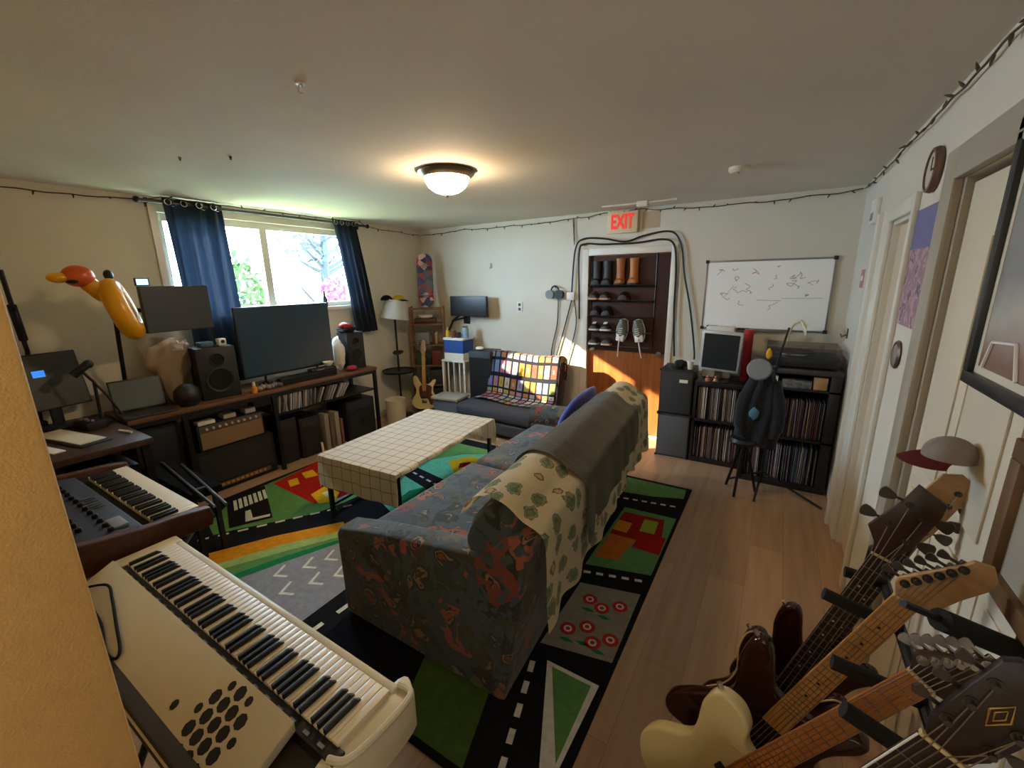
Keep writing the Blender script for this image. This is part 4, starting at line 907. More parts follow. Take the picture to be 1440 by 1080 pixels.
cm = [M('yarn_black', '1f2233', .95)] + [M('yarn_' + c, c, .95, bump=(90, .5)) for c in cols]
NX, NY = 12, 15; pick = {(i, j): (random.randrange(9) + 1, random.randrange(9) + 1) for i in range(NX) for j in range(NY)}
def mf(i, j):
    a, c = divmod(i, 4); d, e = divmod(j, 4)
    if c == 0 or e == 0: return 0
    p = pick[(min(a, NX - 1), min(d, NY - 1))]; return p[1] if (c == 2 and e == 2) else p[0]
PB = catmull([(0, .22, .36), (0, .04, .375), (0, .085, .47), (0, .19, .85), (0, .235, .90), (0, .30, .885), (0, .33, .80), (0, .29, .55)], 10)
def af(u, v):
    x = -.46 + 1.08 * u; k = v * (len(PB) - 1); i = min(int(k), len(PB) - 2); p = PB[i].lerp(PB[i + 1], k - i)
    drop = max(0, x - .545); 
    return (min(x, .555) + .01 * math.sin(9 * v), p.y - .012 - .10 * (1 - v) * 0 + .012 * math.sin(11 * u + 5 * v), p.z - drop * 1.0 + .012 * math.sin(8 * u))
g = G(); PB = catmull([(0, -.20, .372), (0, .02, .375), (0, .075, .47), (0, .175, .84), (0, .215, .885), (0, .28, .875), (0, .32, .80), (0, .30, .60)], 10)
g.sheet(af, NX * 4, NY * 4, .008, mfun=mf, mx=MW[fc.name])
tag(g.build('crochet_blanket', cm, smooth=80), 'black crochet blanket of bright coloured squares over the lounge chair', 'blanket')
# ---------------------------------------------------------------- exit sign, ceiling fittings
ex = thing('exit_sign', 'exit sign with red letters over the brown door', 'sign', (-1.50, YF, 2.32))
G().box((-1.655, YF - .05, 2.205), (-1.335, YF - .0005, 2.425), bev=.006).build('housing', M('sign_beige', 'd8c6a2', .5), ex)
cv = bpy.data.curves.new('exit_text', 'FONT'); cv.body = 'EXIT'; cv.size = .19; cv.extrude = .002; cv.align_x = 'CENTER'; cv.align_y = 'CENTER'; cv.offset = .006
to_ = bpy.data.objects.new('tmp_text', cv); COL.objects.link(to_); dg = bpy.context.evaluated_depsgraph_get(); dg.update()
me = bpy.data.meshes.new_from_object(to_.evaluated_get(dg)); bpy.data.objects.remove(to_)
g = G(); t = bmesh.new(); t.from_mesh(me); t.transform(Matrix.Diagonal((.62, 1.02, 1, 1))); t.transform(T(-1.495, YF - .0535, 2.312, 0, R(90))); g.put(t)
g.build('letters', M('exit_red', 'd8281c', .5, emit=('d8281c', .25)), ex)
tag(G().box((-1.30, YF - .002, 2.24), (-1.12, YF - .0004, 2.40)).build('sign_shadow', M('tan_shadow', 'b8a184', .8)), 'tan painted shadow on the wall right of the exit sign', 'patch')  # the exit sign's shadow, painted as a flat tan piece
cl_ = thing('ceiling_lamp', 'round flush ceiling lamp with a glowing glass bowl', 'ceiling lamp', (-1.94, 2.336, ZC))
G().lathe([(0, 0), (.175, 0), (.185, -.012), (.175, -.028), (.150, -.046), (.146, -.044), (.146, -.01), (0, -.008)], (-1.94, 2.336, ZC - .0005), 40).build('rim', M('antique_nickel', '8a7a62', .35, .9), cl_)
G().lathe([(.144, -.040), (.138, -.070), (.118, -.102), (.08, -.128), (.03, -.143), (0, -.145)], (-1.94, 2.336, ZC), 40).build('glass_bowl', M('lit_glass', 'fff2d8', .4, emit=('ffdcb0', 36)), cl_)
G().lathe([(0, -.146), (.012, -.148), (.008, -.158), (0, -.166)], (-1.94, 2.336, ZC), 14).build('finial', M('brass', '8a6a3a', .3, .9), cl_)
sdm = M('smoke_white', 'd9d3c6', .5)
t = thing('smoke_detector', 'round white smoke detector on the ceiling before the whiteboard wall', 'smoke detector', (-.33, 3.38, ZC))
G().lathe([(0, 0), (.065, 0), (.066, -.018), (.052, -.036), (0, -.040)], (-.33, 3.38, ZC - .0005), 28).build('housing', sdm, t); G().ball((-.33, 3.35, ZC - .04), (.006, .006, .004)).build('lens', red, t)
t = thing('ceiling_sensor', 'small beige box on the ceiling above the exit sign with a thin conduit', 'sensor', (-1.20, 4.27, ZC))
G().box((-1.25, 4.23, ZC - .05), (-1.15, 4.31, ZC - .0005), bev=.008).build('housing', sdm, t)
g = G(); g.tube([(-1.60, 4.27, ZC - .012), (-1.25, 4.27, ZC - .012)], .009, 8); g.tube([(-1.15, 4.27, ZC - .012), (-.90, 4.27, ZC - .012)], .009, 8); g.build('conduit', sdm, t)
hk = thing('ceiling_hook', 'small white hook ring on the ceiling before the lamp', 'hook', (-1.545, 1.075, ZC))
G().lathe([(0, 0), (.018, 0), (.016, -.006), (0, -.007)], (-1.545, 1.075, ZC - .0005), 20).build('plate', white, hk); G().tube([(-1.545 + .012 * math.cos(a), 1.075, ZC - .02 + .014 * math.sin(a)) for a in [2 * PI * k / 16 for k in range(14)]], .003, 6).build('ring', white, hk)
for x, y in ((-2.70, 1.39), (-2.94, 1.24)):
    tag(G().lathe([(0, 0), (.008, 0), (.004, -.018), (0, -.02)], (x, y, ZC - .0005), 10).build('ceiling_screw', black), 'tiny dark screw in the ceiling left of the lamp', 'screw', 'dark screws in the ceiling')
# strings of little lights under the ceiling
wire = M('dark_wire', '3c3328', .6); bulbm = M('clear_brown_bulb', '54483a', .25)
bm0 = G().lathe([(0, 0), (.005, .001), (.006, .012), (.003, .028), (0, .034)], n=8)
b_me = None
def string(lab, P, step, sag=.0):
    global b_me
    P = [Vector(p) for p in P]; t = thing('string_lights', lab, 'string lights', P[0]); D = []
    for i in range(len(P) - 1):
        n = max(2, int((P[i + 1] - P[i]).length / .06))
        for k in range(n):
            f = k / n; D.append(P[i].lerp(P[i + 1], f) + Vector((0, 0, -sag * math.sin(PI * f) + .003 * math.sin(k * 1.7))))
    D.append(P[-1]); G().tube(D, .0042, 6).build('wire', wire, t)
    acc = 0
    for i in range(1, len(D)):
        acc += (D[i] - D[i - 1]).length
        if acc > step:
            acc = 0; mm = MW[t.name].inverted() @ T(D[i].x, D[i].y, D[i].z, random.uniform(0, 6), R(90 + random.uniform(-60, 100)))
            if b_me is None: b_me = bm0.build('bulb', bulbm, t, local=True); b_me.matrix_local = mm
            else: copypart(b_me, t, mm)
x = XL + .02
string('string of small dark lights under the ceiling on the window wall', [(x, .35, 2.39), (x, .8, 2.385), (x, 1.45, 2.405), (XL + .15, 1.6, 2.425), (XL + .15, 3.5, 2.425), (x, 3.75, 2.40), (x, 4.2, 2.385), (x, YF - .03, 2.37)], .15, .008)
y = YF - .02
string('string of small dark lights under the ceiling above the exit door', [(XL + .05, y, 2.37), (-3.6, y, 2.395), (-2.9, y, 2.385), (-2.05, y, 2.40), (-2.04, y, 2.12), (-2.06, y, 2.40), (-1.70, y, 2.425), (-1.30, y - .04, 2.425), (-1.0, y, 2.405), (-.4, y, 2.39), (.1, y, 2.40), (XR - .03, y, 2.415)], .11, .012)
x = XR - .02
string('string of small dark lights under the ceiling along the right wall', [(x, YF - .05, 2.41), (x, 3.9, 2.395), (x, 3.2, 2.40), (x, 2.5, 2.395), (x, 2.0, 2.40), (x, 1.4, 2.395), (x, .9, 2.40), (x, .5, 2.40)], .11, .010)
# cables over and beside the door
def cab(nm, lab, P, r, grp=None, sm=5): return tag(G().tube(P, r, 8, sm=sm).build(nm, black), lab, 'cable', grp)
y = YF - .03
cab('cable', 'thick black cable looping over the door frame, the upper one', [(-2.06, y, 1.50), (-2.05, y, 1.78), (-2.02, y, 2.08), (-1.93, y, 2.175), (-1.70, y, 2.165), (-1.46, y, 2.12), (-1.28, y, 2.165), (-1.07, y, 2.195), (-.955, y, 2.16), (-.89, y, 2.02), (-.845, y, 1.76), (-.77, y, 1.45), (-.70, y, 1.05), (-.69, y, .93)], .009)
y = YF - .035
cab('cable', 'thick black cable looping over the door frame, the lower one', [(-1.955, y, 1.30), (-1.965, y, 1.6), (-1.975, y, 2.04), (-1.91, y, 2.12), (-1.7, y, 2.105), (-1.35, y, 2.10), (-1.08, y, 2.12), (-.965, y, 2.06), (-.93, y, 1.82), (-.92, y, 1.40), (-.885, y, .95)], .0095)
y = YF - .018
cab('wire', 'thin dark wire hanging from the headphones down behind the lounge chair', [(-2.235, y, 1.52), (-2.235, y, 1.40), (-2.25, y, 1.2), (-2.31, y, .95), (-2.33, y, .75)], .006)
cab('wire', 'thin dark wire slanting down from the white plug box, nearest the door', [(-2.03, y, 1.52), (-2.0, y, 1.25), (-2.05, y, 1.0), (-2.13, y, .72)], .006)
cab('wire', 'thin dark wire slanting down between the other two wires', [(-2.06, y, 1.52), (-2.12, y, 1.30), (-2.19, y, 1.05), (-2.29, y, .72)], .007)
hp = thing('headphones', 'black and grey headphones hung on the wall left of the door', 'headphones', (-2.26, YF, 1.58))
g = G(); g.cyl((-2.26, YF - .05, 1.66), (-2.26, YF, 1.66), .008); g.build('hook', blackm, hp)
for x_, c in ((-2.325, grey), (-2.205, black)):
    G().cyl((x_, YF - .075, 1.575), (x_, YF - .012, 1.575), .052, .048, n=24).build('ear_cup', c, hp)
G().tube([(-2.325, YF - .045, 1.60), (-2.30, YF - .045, 1.655), (-2.265, YF - .045, 1.672), (-2.23, YF - .045, 1.655), (-2.205, YF - .045, 1.60)], .009, 8, sm=5).build('headband', black, hp)
pb = thing('plug_box', 'white plug box on the wall beside the door frame', 'plug box', (-2.06, YF, 1.55))
G().box((-2.115, YF - .05, 1.51), (-2.02, YF - .0005, 1.60), bev=.008).build('housing', white, pb); G().box((-2.09, YF - .054, 1.535), (-2.045, YF - .0502, 1.575), bev=.001).build('socket_face', paper, pb)
ol_ = thing('wall_outlet', 'white wall outlet on the far wall above the crochet chair', 'outlet', (-2.77, YF, 1.42))
G().box((-2.81, YF - .008, 1.36), (-2.735, YF - .0005, 1.48), bev=.003).build('plate', white, ol_)
g = G(); g.box((-2.79, YF - .0105, 1.375), (-2.755, YF - .0082, 1.41)); g.box((-2.79, YF - .0105, 1.43), (-2.755, YF - .0082, 1.465)); g.build('socket', dark, ol_)
wh = thing('wall_hook', 'small grey hook on the far wall above the small monitor', 'hook', (-3.19, YF, 1.92))
G().box((-3.205, YF - .006, 1.90), (-3.175, YF - .0005, 1.96), bev=.002).build('plate', M('wall_grey', '9a968a', .6), wh); G().tube([(-3.19, YF - .006, 1.93), (-3.19, YF - .03, 1.89), (-3.19, YF - .03, 1.91)], .004, 6).build('prong', M('prong_grey', '8a877c', .5), wh)
# ---------------------------------------------------------------- shoe rack on the door
ry = YF + .030
rk = thing('shoe_rack', 'dark over door shoe rack hanging on the brown door', 'shoe rack', (-1.55, ry, 1.5))
g = G()
for x in (-1.835, -1.13): g.tube([(x, ry - .012, .98), (x, ry - .012, 1.985), (x, ry + .02, 1.993)], .007, 8)
g.build('upright', blackm, rk)
G().box((-1.865, ry - .010, .95), (-.99, ry + .004, 1.985), bev=.003).build('back_panel', M('dark_brown_cloth', '3d2318', .8, bump=(120, .2)), rk)
ROW = (1.66, 1.50, 1.33, 1.16, 1.00)
for z in ROW:
    g = G(); g.tube([(-1.84, ry - .02, z), (-1.125, ry - .02, z)], .006, 8); g.tube([(-1.84, ry - .10, z + .015), (-1.125, ry - .10, z + .015)], .006, 8)
    for k in range(6): g.tube([(-1.83 + k * .138, ry - .02, z), (-1.83 + k * .138, ry - .10, z + .015)], .004, 6)
    g.build('wire_shelf', blackm, rk)
def shoe(nm, lab, x, z, col, sole, high=.10, hang=False, lace=None, grp=None, l=.27, rz=0, w=1.35):
    # toe to the front (-y) unless hung, toe up against the door
    if hang: mx_ = Matrix.Translation((x, ry - .055, z)) @ Matrix.Rotation(rz, 4, 'Y') @ Matrix.Rotation(R(90), 4, 'X')
    else: mx_ = T(x, ry - .062, z, rz)
    t = thing(nm, lab, 'shoe', mx=mx_, group=grp)
    S = .30 if not hang else 1.
    L_ = .115 if not hang else l
    def fp(u): return (.030 + .016 * math.sin(PI * min(1, u * 1.15)) + .006 * u) * w
    g = G(); N_ = 14
    out = [(-fp(1 - i / N_) if i not in (0, N_) else -.012, L_ * (.5 - i / N_)) for i in range(N_ + 1)] + [(fp(i / N_) if i not in (0, N_) else .012, L_ * (-.5 + i / N_)) for i in range(N_ + 1)]
    g.prism(out, 0, .018, 'xy'); g.build('sole', M('sole_' + sole, sole, .6), t, local=True)
    g = G(); rings = []
    for i in range(N_ + 1):
        u = i / N_; yy = L_ * (-.5 + .02 + .96 * u); hgt = (.05 + .035 * math.sin(PI * .5 * u) if u < .45 else .05 + .035 * math.sin(PI * .225) + ((high if high < .18 else .11) - .07) * min(1, (u - .45) / .25)); ww = fp(u) * .92 * (.55 if i in (0, N_) else 1)
        if i == 0: hgt *= .6
        rings.append([(ww * math.cos(a), yy, .016 + (hgt - .016) * max(0, math.sin(a)) if math.sin(a) > 0 else .016) for a in [2 * PI * k / 16 for k in range(16)]])
    if high > .18:     # boots: a shaft above the foot
        g.loft([[(.046 * k * math.cos(a), L_ * .18 + .036 * k * math.sin(a), zz) for a in [2 * PI * j / 18 for j in range(18)]] for zz, k in ((.05, 1.05), (.10, .98), (.16, .96), (high - .03, 1.06), (high, 1.12))])
    g.loft(rings); g.build('upper', M('upper_' + col, col, .55), t, local=True)
    if lace:
        g = G()
        for k in range(4): g.tube([(-.02, L_ * (-.2 + .09 * k), .075 + .005 * k), (.02, L_ * (-.17 + .09 * k), .075 + .005 * k)], .004, 6)
        g.build('laces', M('lace_' + lace, lace, .8), t, local=True)
    return t
for x, z, c, s, h, lab in ((-1.765, 1.682, '1f1e1e', '151515', .25, 'black boot on the top row of the shoe rack, outermost'), (-1.645, 1.682, '26282a', '151515', .25, 'black boot on the top row of the shoe rack beside the tan pair'),
                      (-1.50, 1.682, '9a5a24', '2c211b', .27, 'tan leather boot on the top row of the shoe rack, beside the black boots'), (-1.355, 1.682, 'a8652a', '2c211b', .27, 'tan leather boot on the top row of the shoe rack, away from the black boots')):
    shoe('boot', lab, x, z, c, s, h)
for x, c, s, lab in ((-1.79, '3c342c', 'b98a62', 'brown shoe with a pale sole on the second row, outermost'), (-1.66, '2e2a26', 'b58a66', 'dark shoe with a tan sole on the second row of the shoe rack'), (-1.45, '241c18', '38291f', 'dark brown shoe on the second row under the tan boots')):
    shoe('shoe', lab, x, 1.522, c, s, .085)
for x, c, lab in ((-1.76, '141414', 'black shoe on the third row of the shoe rack, outermost'), (-1.63, '1a1a1b', 'black shoe on the third row of the shoe rack, second from its edge')):
    shoe('shoe', lab, x, 1.352, c, '1c1c1c', .10)
for x, z, c, s, lab, lc in ((-1.77, 1.182, '1b1b1d', 'c9c4ba', 'black sneaker with a white sole on the fourth row', 'd8d4cc'), (-1.64, 1.182, '35221f', 'cfcac2', 'dark red sneaker with a white sole on the fourth row', 'd8d4cc'), (-1.77, 1.022, '2a2628', 'cfcac2', 'dark sneaker with a white sole on the lowest row, outermost', None), (-1.62, 1.022, '3a2c2c', 'c9b6b0', 'dark sneaker with a pinkish sole on the lowest row', None)):
    shoe('sneaker', lab, x, z, c, s, .075, lace=lc)
for x, a, lab in ((-1.445, 8, 'grey and white high sneaker hanging on the shoe rack, the one with longer white laces'), (-1.265, -8, 'grey and white high sneaker hanging on the shoe rack, nearest the bare door')):
    t = shoe('high_sneaker', lab, x, 1.20, '6e716a', 'd8d5cf', .09, True, 'e2e0da', rz=R(a), l=.24)
    g = G(); g.box((-.045, -.125, .014), (.045, -.045, .06), bev=.012); g.build('toe_cap', white, t, local=True)
    g = G(); g.tube([(.0, -.09, .07), (.0, -.20, .05), (.006, -.30, .035)], .006, 6, sm=4); g.build('lace_end', paper, t, local=True)
tag(G().blob((-1.79, ry - .05, .955), (.035, .03, .02), 2, .3, 3, 4).build('sock', M('olive_sock', '8f8a5c', .9)), 'olive sock hanging at the foot of the shoe rack', 'sock')
# ---------------------------------------------------------------- whiteboard
wb = thing('whiteboard', 'white marker board with faint doodles on the far wall', 'whiteboard', (-.145, YF, 1.57))
G().box((-.64, YF - .014, 1.265), (.35, YF - .0005, 1.88)).build('board', M('whiteboard_enamel', 'f4f5f2', .25), wb)
g = G(); 
for a, c in (((-.652, YF - .02, 1.25), (.362, YF - .001, 1.266)), ((-.652, YF - .02, 1.879), (.362, YF - .001, 1.895)), ((-.652, YF - .02, 1.266), (-.639, YF - .001, 1.879)), ((.349, YF - .02, 1.266), (.362, YF - .001, 1.879))): g.box(a, c, bev=.002)
g.build('frame', steel, wb)
for x in (-.645, .355):
    for z in (1.258, 1.887): G().box((x - .016, YF - .024, z - .016), (x + .016, YF - .0008, z + .016), bev=.004).build('corner_cap', black, wb)
G().box((-.60, YF - .05, 1.24), (.05, YF - .02, 1.252), bev=.003).build('tray', steel, wb)
random.seed(5)
mks = {'k': M('marker_black', '8e8f94', .6), 'r': M('marker_red', 'cf8f86', .6), 'b': M('marker_blue', 'a9adb8', .6)}
gs = {k: G() for k in mks}
def doodle(k, x, z, s, n, lw=.0022):
    P = [(x, YF - .0148, z)]
    for _ in range(n): P.append((P[-1][0] + random.uniform(-s, s), YF - .0148, P[-1][2] + random.uniform(-s * .7, s * .7)))
    gs[k].tube(catmull(P, 4), lw, 5)
for k, x, z, s, n in (('k', -.55, 1.76, .03, 6), ('r', -.38, 1.82, .03, 4), ('r', -.25, 1.815, .035, 7), ('k', -.38, 1.70, .03, 6), ('k', -.44, 1.58, .04, 8), ('r', -.28, 1.60, .035, 6), ('k', -.24, 1.60, .05, 5), ('k', .16, 1.73, .05, 9), ('k', .12, 1.65, .05, 9), ('b', .22, 1.66, .04, 7), ('k', .18, 1.56, .025, 5), ('b', -.1, 1.62, .04, 4), ('b', -.06, 1.72, .03, 4), ('b', -.3, 1.48, .03, 5), ('b', -.1, 1.44, .04, 5), ('r', -.05, 1.82, .02, 3)):
    doodle(k, x, z, s, n)
for x0, x1, z0, z1 in ((.0, .3, 1.545, 1.55), (-.2, .0, 1.53, 1.525), (-.47, -.40, 1.56, 1.66)): gs['b'].tube([(x0, YF - .0148, z0), (x1, YF - .0148, z1)], .002, 5)
for k in gs: gs[k].build('doodle', mks[k], wb)
er = tag(G().box((-.60, YF - .049, 1.2525), (-.50, YF - .022, 1.285), bev=.006).build('board_eraser', black), 'black eraser on the whiteboard\'s tray', 'eraser')
for i, (x, c, n_) in enumerate(((-.45, 'a03a40', 'red'), (-.36, 'b0587a', 'pink'), (-.28, '2b2b30', 'black'))):
    t = thing('marker', n_ + ' marker on the whiteboard\'s tray', 'marker', (x, YF - .034, 1.259))
    G().cyl((x - .035, YF - .036, 1.2605), (x + .03, YF - .036, 1.2605), .008).build('barrel', M('mk_' + c, c, .5), t); G().cyl((x + .03, YF - .036, 1.2605), (x + .055, YF - .036, 1.2605), .0085).build('cap', black, t)
# ---------------------------------------------------------------- speakers and record shelves
def pa(lab, z, h, c):
    t = thing('cabinet_speaker', lab, 'speaker', mx=T(-.775, 4.365, z, R(2)))
    G().box((-.15, -.165, 0), (.15, .165, h), bev=.008).build('cabinet', c, t, local=True)
    G().box((-.14, -.170, .015), (.14, -.1655, h - .02), bev=.003).build('grille', M('grille_' + str(h), '3a3c3e' if z > .1 else '5c6064', .8, bump=(250, .4)), t, local=True)
    g = G()
    for x in (-.15, .15):
        for q in (0, h): g.box((x - .012, -.172, max(0, q - .014) if q else 0), (x + .012, -.14, (q if q else .014)), bev=.003)
    g.build('corner_guard', blackm, t, local=True)
pa('grey black speaker cabinet on the floor between the door and the records', 0, .445, dark); pa('black speaker cabinet standing on another beside the door', .446, .445, black)
t = thing('speaker_badge_card', 'small white card on the front of the upper black speaker cabinet', 'card', (-.72, 4.18, .80))
G().box((-.74, 4.186, .77), (-.665, 4.1935, .80)).build('card', paper, t)
g = G(); g.blob((-.76, 4.30, .93), (.06, .07, .04), 3, .35, 3, 3); tag(g.build('cloth_bundle', M('black_cloth', '1c1c1f', .95), smooth=60), 'black crumpled cloth on the upper speaker cabinet', 'cloth')
cu = thing('paper_cup', 'white paper cup on the upper speaker cabinet', 'cup', (-.67, 4.28, .8915))
G().lathe([(.022, 0), (.032, .08), (.029, .079), (.02, .004), (0, .004)], (-.67, 4.28, .8915)).build('cup', paper, cu)
blackwood = M('black_shelf_laminate', '1d1c1e', .4)
ls = thing('record_shelf', 'black cube record shelf holding the silver monitor', 'shelf', (-.385, 4.40, 0))
lx0, lx1, ly0, ly1 = -.605, -.165, 4.205, 4.60
for z0, z1, nm in ((0, .045, 'base_board'), (.41, .435, 'shelf_board'), (.755, .80, 'top_board')): G().box((lx0, ly0, z0), (lx1, ly1, z1), bev=.002).build(nm, blackwood, ls)
for x in (lx0, lx1 - .025): G().box((x, ly0, .045), (x + .025, ly1, .755), bev=.002).build('side_panel', blackwood, ls)
G().box((lx0, ly1 - .01, .045), (lx1, ly1, .755)).build('back_panel', blackwood, ls)
rs_ = thing('record_shelf', 'tall black record shelf in the corner holding the turntable', 'shelf', (.16, 4.25, 0))
rx0, rx1, ry0, ry1 = -.155, .468, 4.0, 4.56
RS = ((0, .05, 'base_board'), (.425, .445, 'shelf_board'), (.845, .865, 'shelf_board'), (.98, 1.02, 'top_board'))
for z0, z1, nm in RS: G().box((rx0, ry0, z0), (rx1, ry1, z1), bev=.002).build(nm, blackwood if nm != 'top_board' else M('grey_black_top', '3c3a3a', .35), rs_)
for a, c in ((rx0, rx0 + .03), (.395, rx1)): G().box((a, ry0, .05), (c, ry1, .98), bev=.002).build('side_panel', blackwood, rs_)
G().box((rx0, ry1 - .01, .05), (rx1, ry1, .98)).build('back_panel', blackwood, rs_)
rec_c = {'black': '1f1f22', 'white': 'c9c5bd', 'brown': '5e4538', 'grey': '77757a', 'blue grey': '4a5570', 'mauve': '8d7480', 'dark red': '5a2a2a', 'tan': '9a8468'}
rec_m = {k: M('sleeve_' + k.replace(' ', '_'), v, .55) for k, v in rec_c.items()}
protos = {}
def row(x0, x1, z, h, y, pal, rown, seed, th=(.008, .012)):
    random.seed(seed); x = x0 + .004
    while x < x1 - .014:
        k = random.choice(pal); key = (k, round(h, 2))
        w_ = random.uniform(*th)
        if key not in protos: protos[key] = G().box((-.0038, 0, 0), (.0038, .30, h), bev=.0006).build('record', rec_m[k])
        o = protos[key] if 'label' not in protos[key] else protos[key].copy()
        if 'label' in o: COL.objects.link(o)
        o.matrix_world = T(x + .0045, y + random.uniform(0, .012), z + .0005, 0, 0, R(random.uniform(-1, 1)))
        tag(o, k + ' record sleeve in the ' + rown, 'record', 'records in the ' + rown); x += w_ + .0015
row(lx0 + .028, lx1 - .025, .435, .305, 4.22, ['black', 'black', 'blue grey', 'grey', 'white', 'white', 'tan'], 'upper row under the silver monitor', 3, (.010, .014))
row(lx0 + .028, lx1 - .025, .045, .305, 4.22, ['black', 'mauve', 'white', 'grey', 'brown', 'tan'], 'bottom row under the silver monitor', 4, (.010, .014))
row(rx0 + .033, .392, .445, .31, 4.02, ['brown', 'brown', 'black', 'dark red', 'grey', 'mauve', 'tan'], 'middle row under the turntable', 5, (.009, .013))
row(rx0 + .033, .392, .05, .31, 4.02, ['black', 'black', 'white', 'grey', 'blue grey', 'mauve'], 'bottom row under the turntable', 6, (.009, .013))
tag(G().box((.29, 4.01, .8655), (.38, 4.12, .965), bev=.004).build('wooden_box', tanwood), 'tan wooden box in the top gap of the tall record shelf', 'box')
tag(G().box((.08, 4.01, .8655), (.28, 4.10, .93), bev=.003).build('photo_strip_box', M('grey_photo_card', '6c6a6a', .4, noise=(40, .6))), 'grey patterned box in the top gap of the tall record shelf', 'box')
tag(G().box((-.06, 4.01, .8655), (.05, 4.12, .95), bev=.003).build('white_box', paper), 'white box in the top gap of the tall record shelf', 'box')
# silver monitor and its neighbours
mn = thing('computer_monitor', 'silver framed square monitor on the left record shelf', 'monitor', mx=T(-.425, 4.27, .8005, R(-6)))
g = G(); g.box((-.17, -.02, .10), (.17, .02, .47), bev=.012, mx=T(0, 0, 0, R(0), R(3), R(2))); g.build('housing', M('silver_plastic', 'bfc2c4', .35, .3), mn, local=True)
g = G(); g.box((-.148, -.0225, .125), (.148, -.0202, .445), mx=T(0, 0, 0, R(0), R(3), R(2))); g.build('screen', M('teal_grey_screen', '2c3234', .2), mn, local=True)
g = G(); g.lathe([(.09, 0), (.10, .008), (.03, .018), (0, .019)], n=24); g.box((-.03, .0, .012), (.03, .02, .16)); g.build('foot', dark, mn, local=True)
tag(G().box((-.58, 4.44, .801), (-.34, 4.58, 1.285), bev=.006).build('paper_carton', paper), 'white carton standing behind the silver monitor', 'box')
rb = thing('red_tin', 'red tin canister beside the silver monitor', 'tin', (-.235, 4.40, .8005))
G().lathe([(.036, 0), (.038, .005), (.038, .46), (0, .461)], (-.215, 4.42, .8005), 24).build('can', red, rb); G().lathe([(.040, .44), (.040, .475), (0, .476)], (-.215, 4.42, .8005), 24).build('lid', M('bright_red_lid', 'c4202a', .35), rb)
hd = M('skin_orange', 'b5714a', .6)
for x, lab in ((-.50, 'small orange figurine on the shelf edge under the silver monitor, nearer the speakers'), (-.43, 'small orange figurine on the shelf edge under the silver monitor, nearer the coat')):
    t = thing('figurine', lab, 'figurine', (x, 4.225, .8005))
    G().lathe([(.02, 0), (.026, .01), (.018, .035), (0, .037)], (x, 4.222, .8005), 14).build('body', hd, t); G().ball((x, 4.222, .8485), .014).build('head', hd, t)
# turntable and amp on the tall shelf
tt = thing('turntable', 'black turntable with a clear lid on the tall record shelf', 'turntable', (.16, 4.22, 1.0205))
G().box((-.06, 4.03, 1.032), (.44, 4.42, 1.11), bev=.006).build('plinth', black, tt)
G().lathe([(.145, 0), (.148, .004), (.148, .02), (0, .021)], (.14, 4.23, 1.1105), 40).build('platter', chrome, tt)
G().lathe([(.142, 0), (.142, .003), (0, .003)], (.14, 4.23, 1.132), 40).build('mat', black, tt)
G().tube([(.37, 4.35, 1.15), (.36, 4.20, 1.15), (.27, 4.13, 1.145)], .005, 8).build('tonearm', steel, tt)
m = M('smoked_clear_lid', '3c4043', .08, trans=.0, alpha=.22)
g = G(); g.box((-.06, 4.41, 1.111), (.44, 4.416, 1.19)); g.box((-.06, 4.03, 1.185), (.44, 4.41, 1.19)); g.box((-.06, 4.03, 1.111), (-.055, 4.41, 1.185)); g.box((.435, 4.03, 1.111), (.44, 4.41, 1.185)); g.box((-.055, 4.03, 1.111), (.435, 4.035, 1.185)); g.build('dust_cover', m, tt)
for x in (-.02, .40):
    for y in (4.07, 4.38): G().cyl((x, y, 1.0205), (x, y, 1.032), .02).build('foot', blackm, tt)
lm = thing('desk_lamp', 'beige small swan neck lamp behind the turntable', 'lamp', (.09, 4.49, 1.0205))
G().lathe([(.045, 0), (.045, .012), (.01, .02), (0, .021)], (.09, 4.49, 1.0205), 20).build('base', cream, lm)
G().tube([(.09, 4.49, 1.03), (.085, 4.49, 1.20), (.11, 4.47, 1.32), (.16, 4.45, 1.36)], .011, 8, sm=5).build('neck', cream, lm)
G().loft([[(.16 + a * .6, 4.45 + r * math.cos(q), 1.365 - a + r * math.sin(q) * .8) for q in [2 * PI * k / 20 for k in range(20)]] for a, r in ((0, .016), (.03, .04), (.085, .06))]).build('lamp_shade', cream, lm)
# coat on a microphone stand, stool, round pad
ms_ = thing('microphone_stand', 'black tripod microphone stand under the dark blue coat', 'stand', (-.04, 3.82, 0))
G().tube([(.02, 3.87, .06), (.02, 3.87, 1.06)], .011, 10).build('pole', blackm, ms_)
G().tube([(.02, 3.87, 1.04), (.075, 3.88, 1.36)], .008, 8).build('boom', blackm, ms_)
G().ball((.02, 3.87, 1.05), .022).build('knob', black, ms_)
for e in ((.44, 3.72, .012), (-.01, 3.60, .012), (-.22, 3.93, .012)):
    G().tube([(.02, 3.87, .16), e], .009, 8).build('leg', blackm, ms_); 
sl_ = thing('stool', 'black folding stool with crossed legs under the coat', 'stool', (-.13, 3.72, 0))
G().lathe([(0, .44), (.10, .44), (.11, .46), (.10, .485), (0, .49)], (-.13, 3.72, 0), 28).build('seat', black, sl_)
for a in (20, 140, 260): G().tube([(-.13 + .02 * math.cos(R(a)), 3.72 + .02 * math.sin(R(a)), .44), (-.13 + .13 * math.cos(R(a)), 3.72 + .13 * math.sin(R(a)), .012)], .011, 8).build('leg', blackm, sl_)
G().tube([(-.13, 3.72, .44), (-.13, 3.72, .15)], .014, 8).build('post', blackm, sl_)
ct_ = thing('coat', 'dark blue coat hanging over the microphone stand before the records', 'coat', (-.05, 3.78, .42))
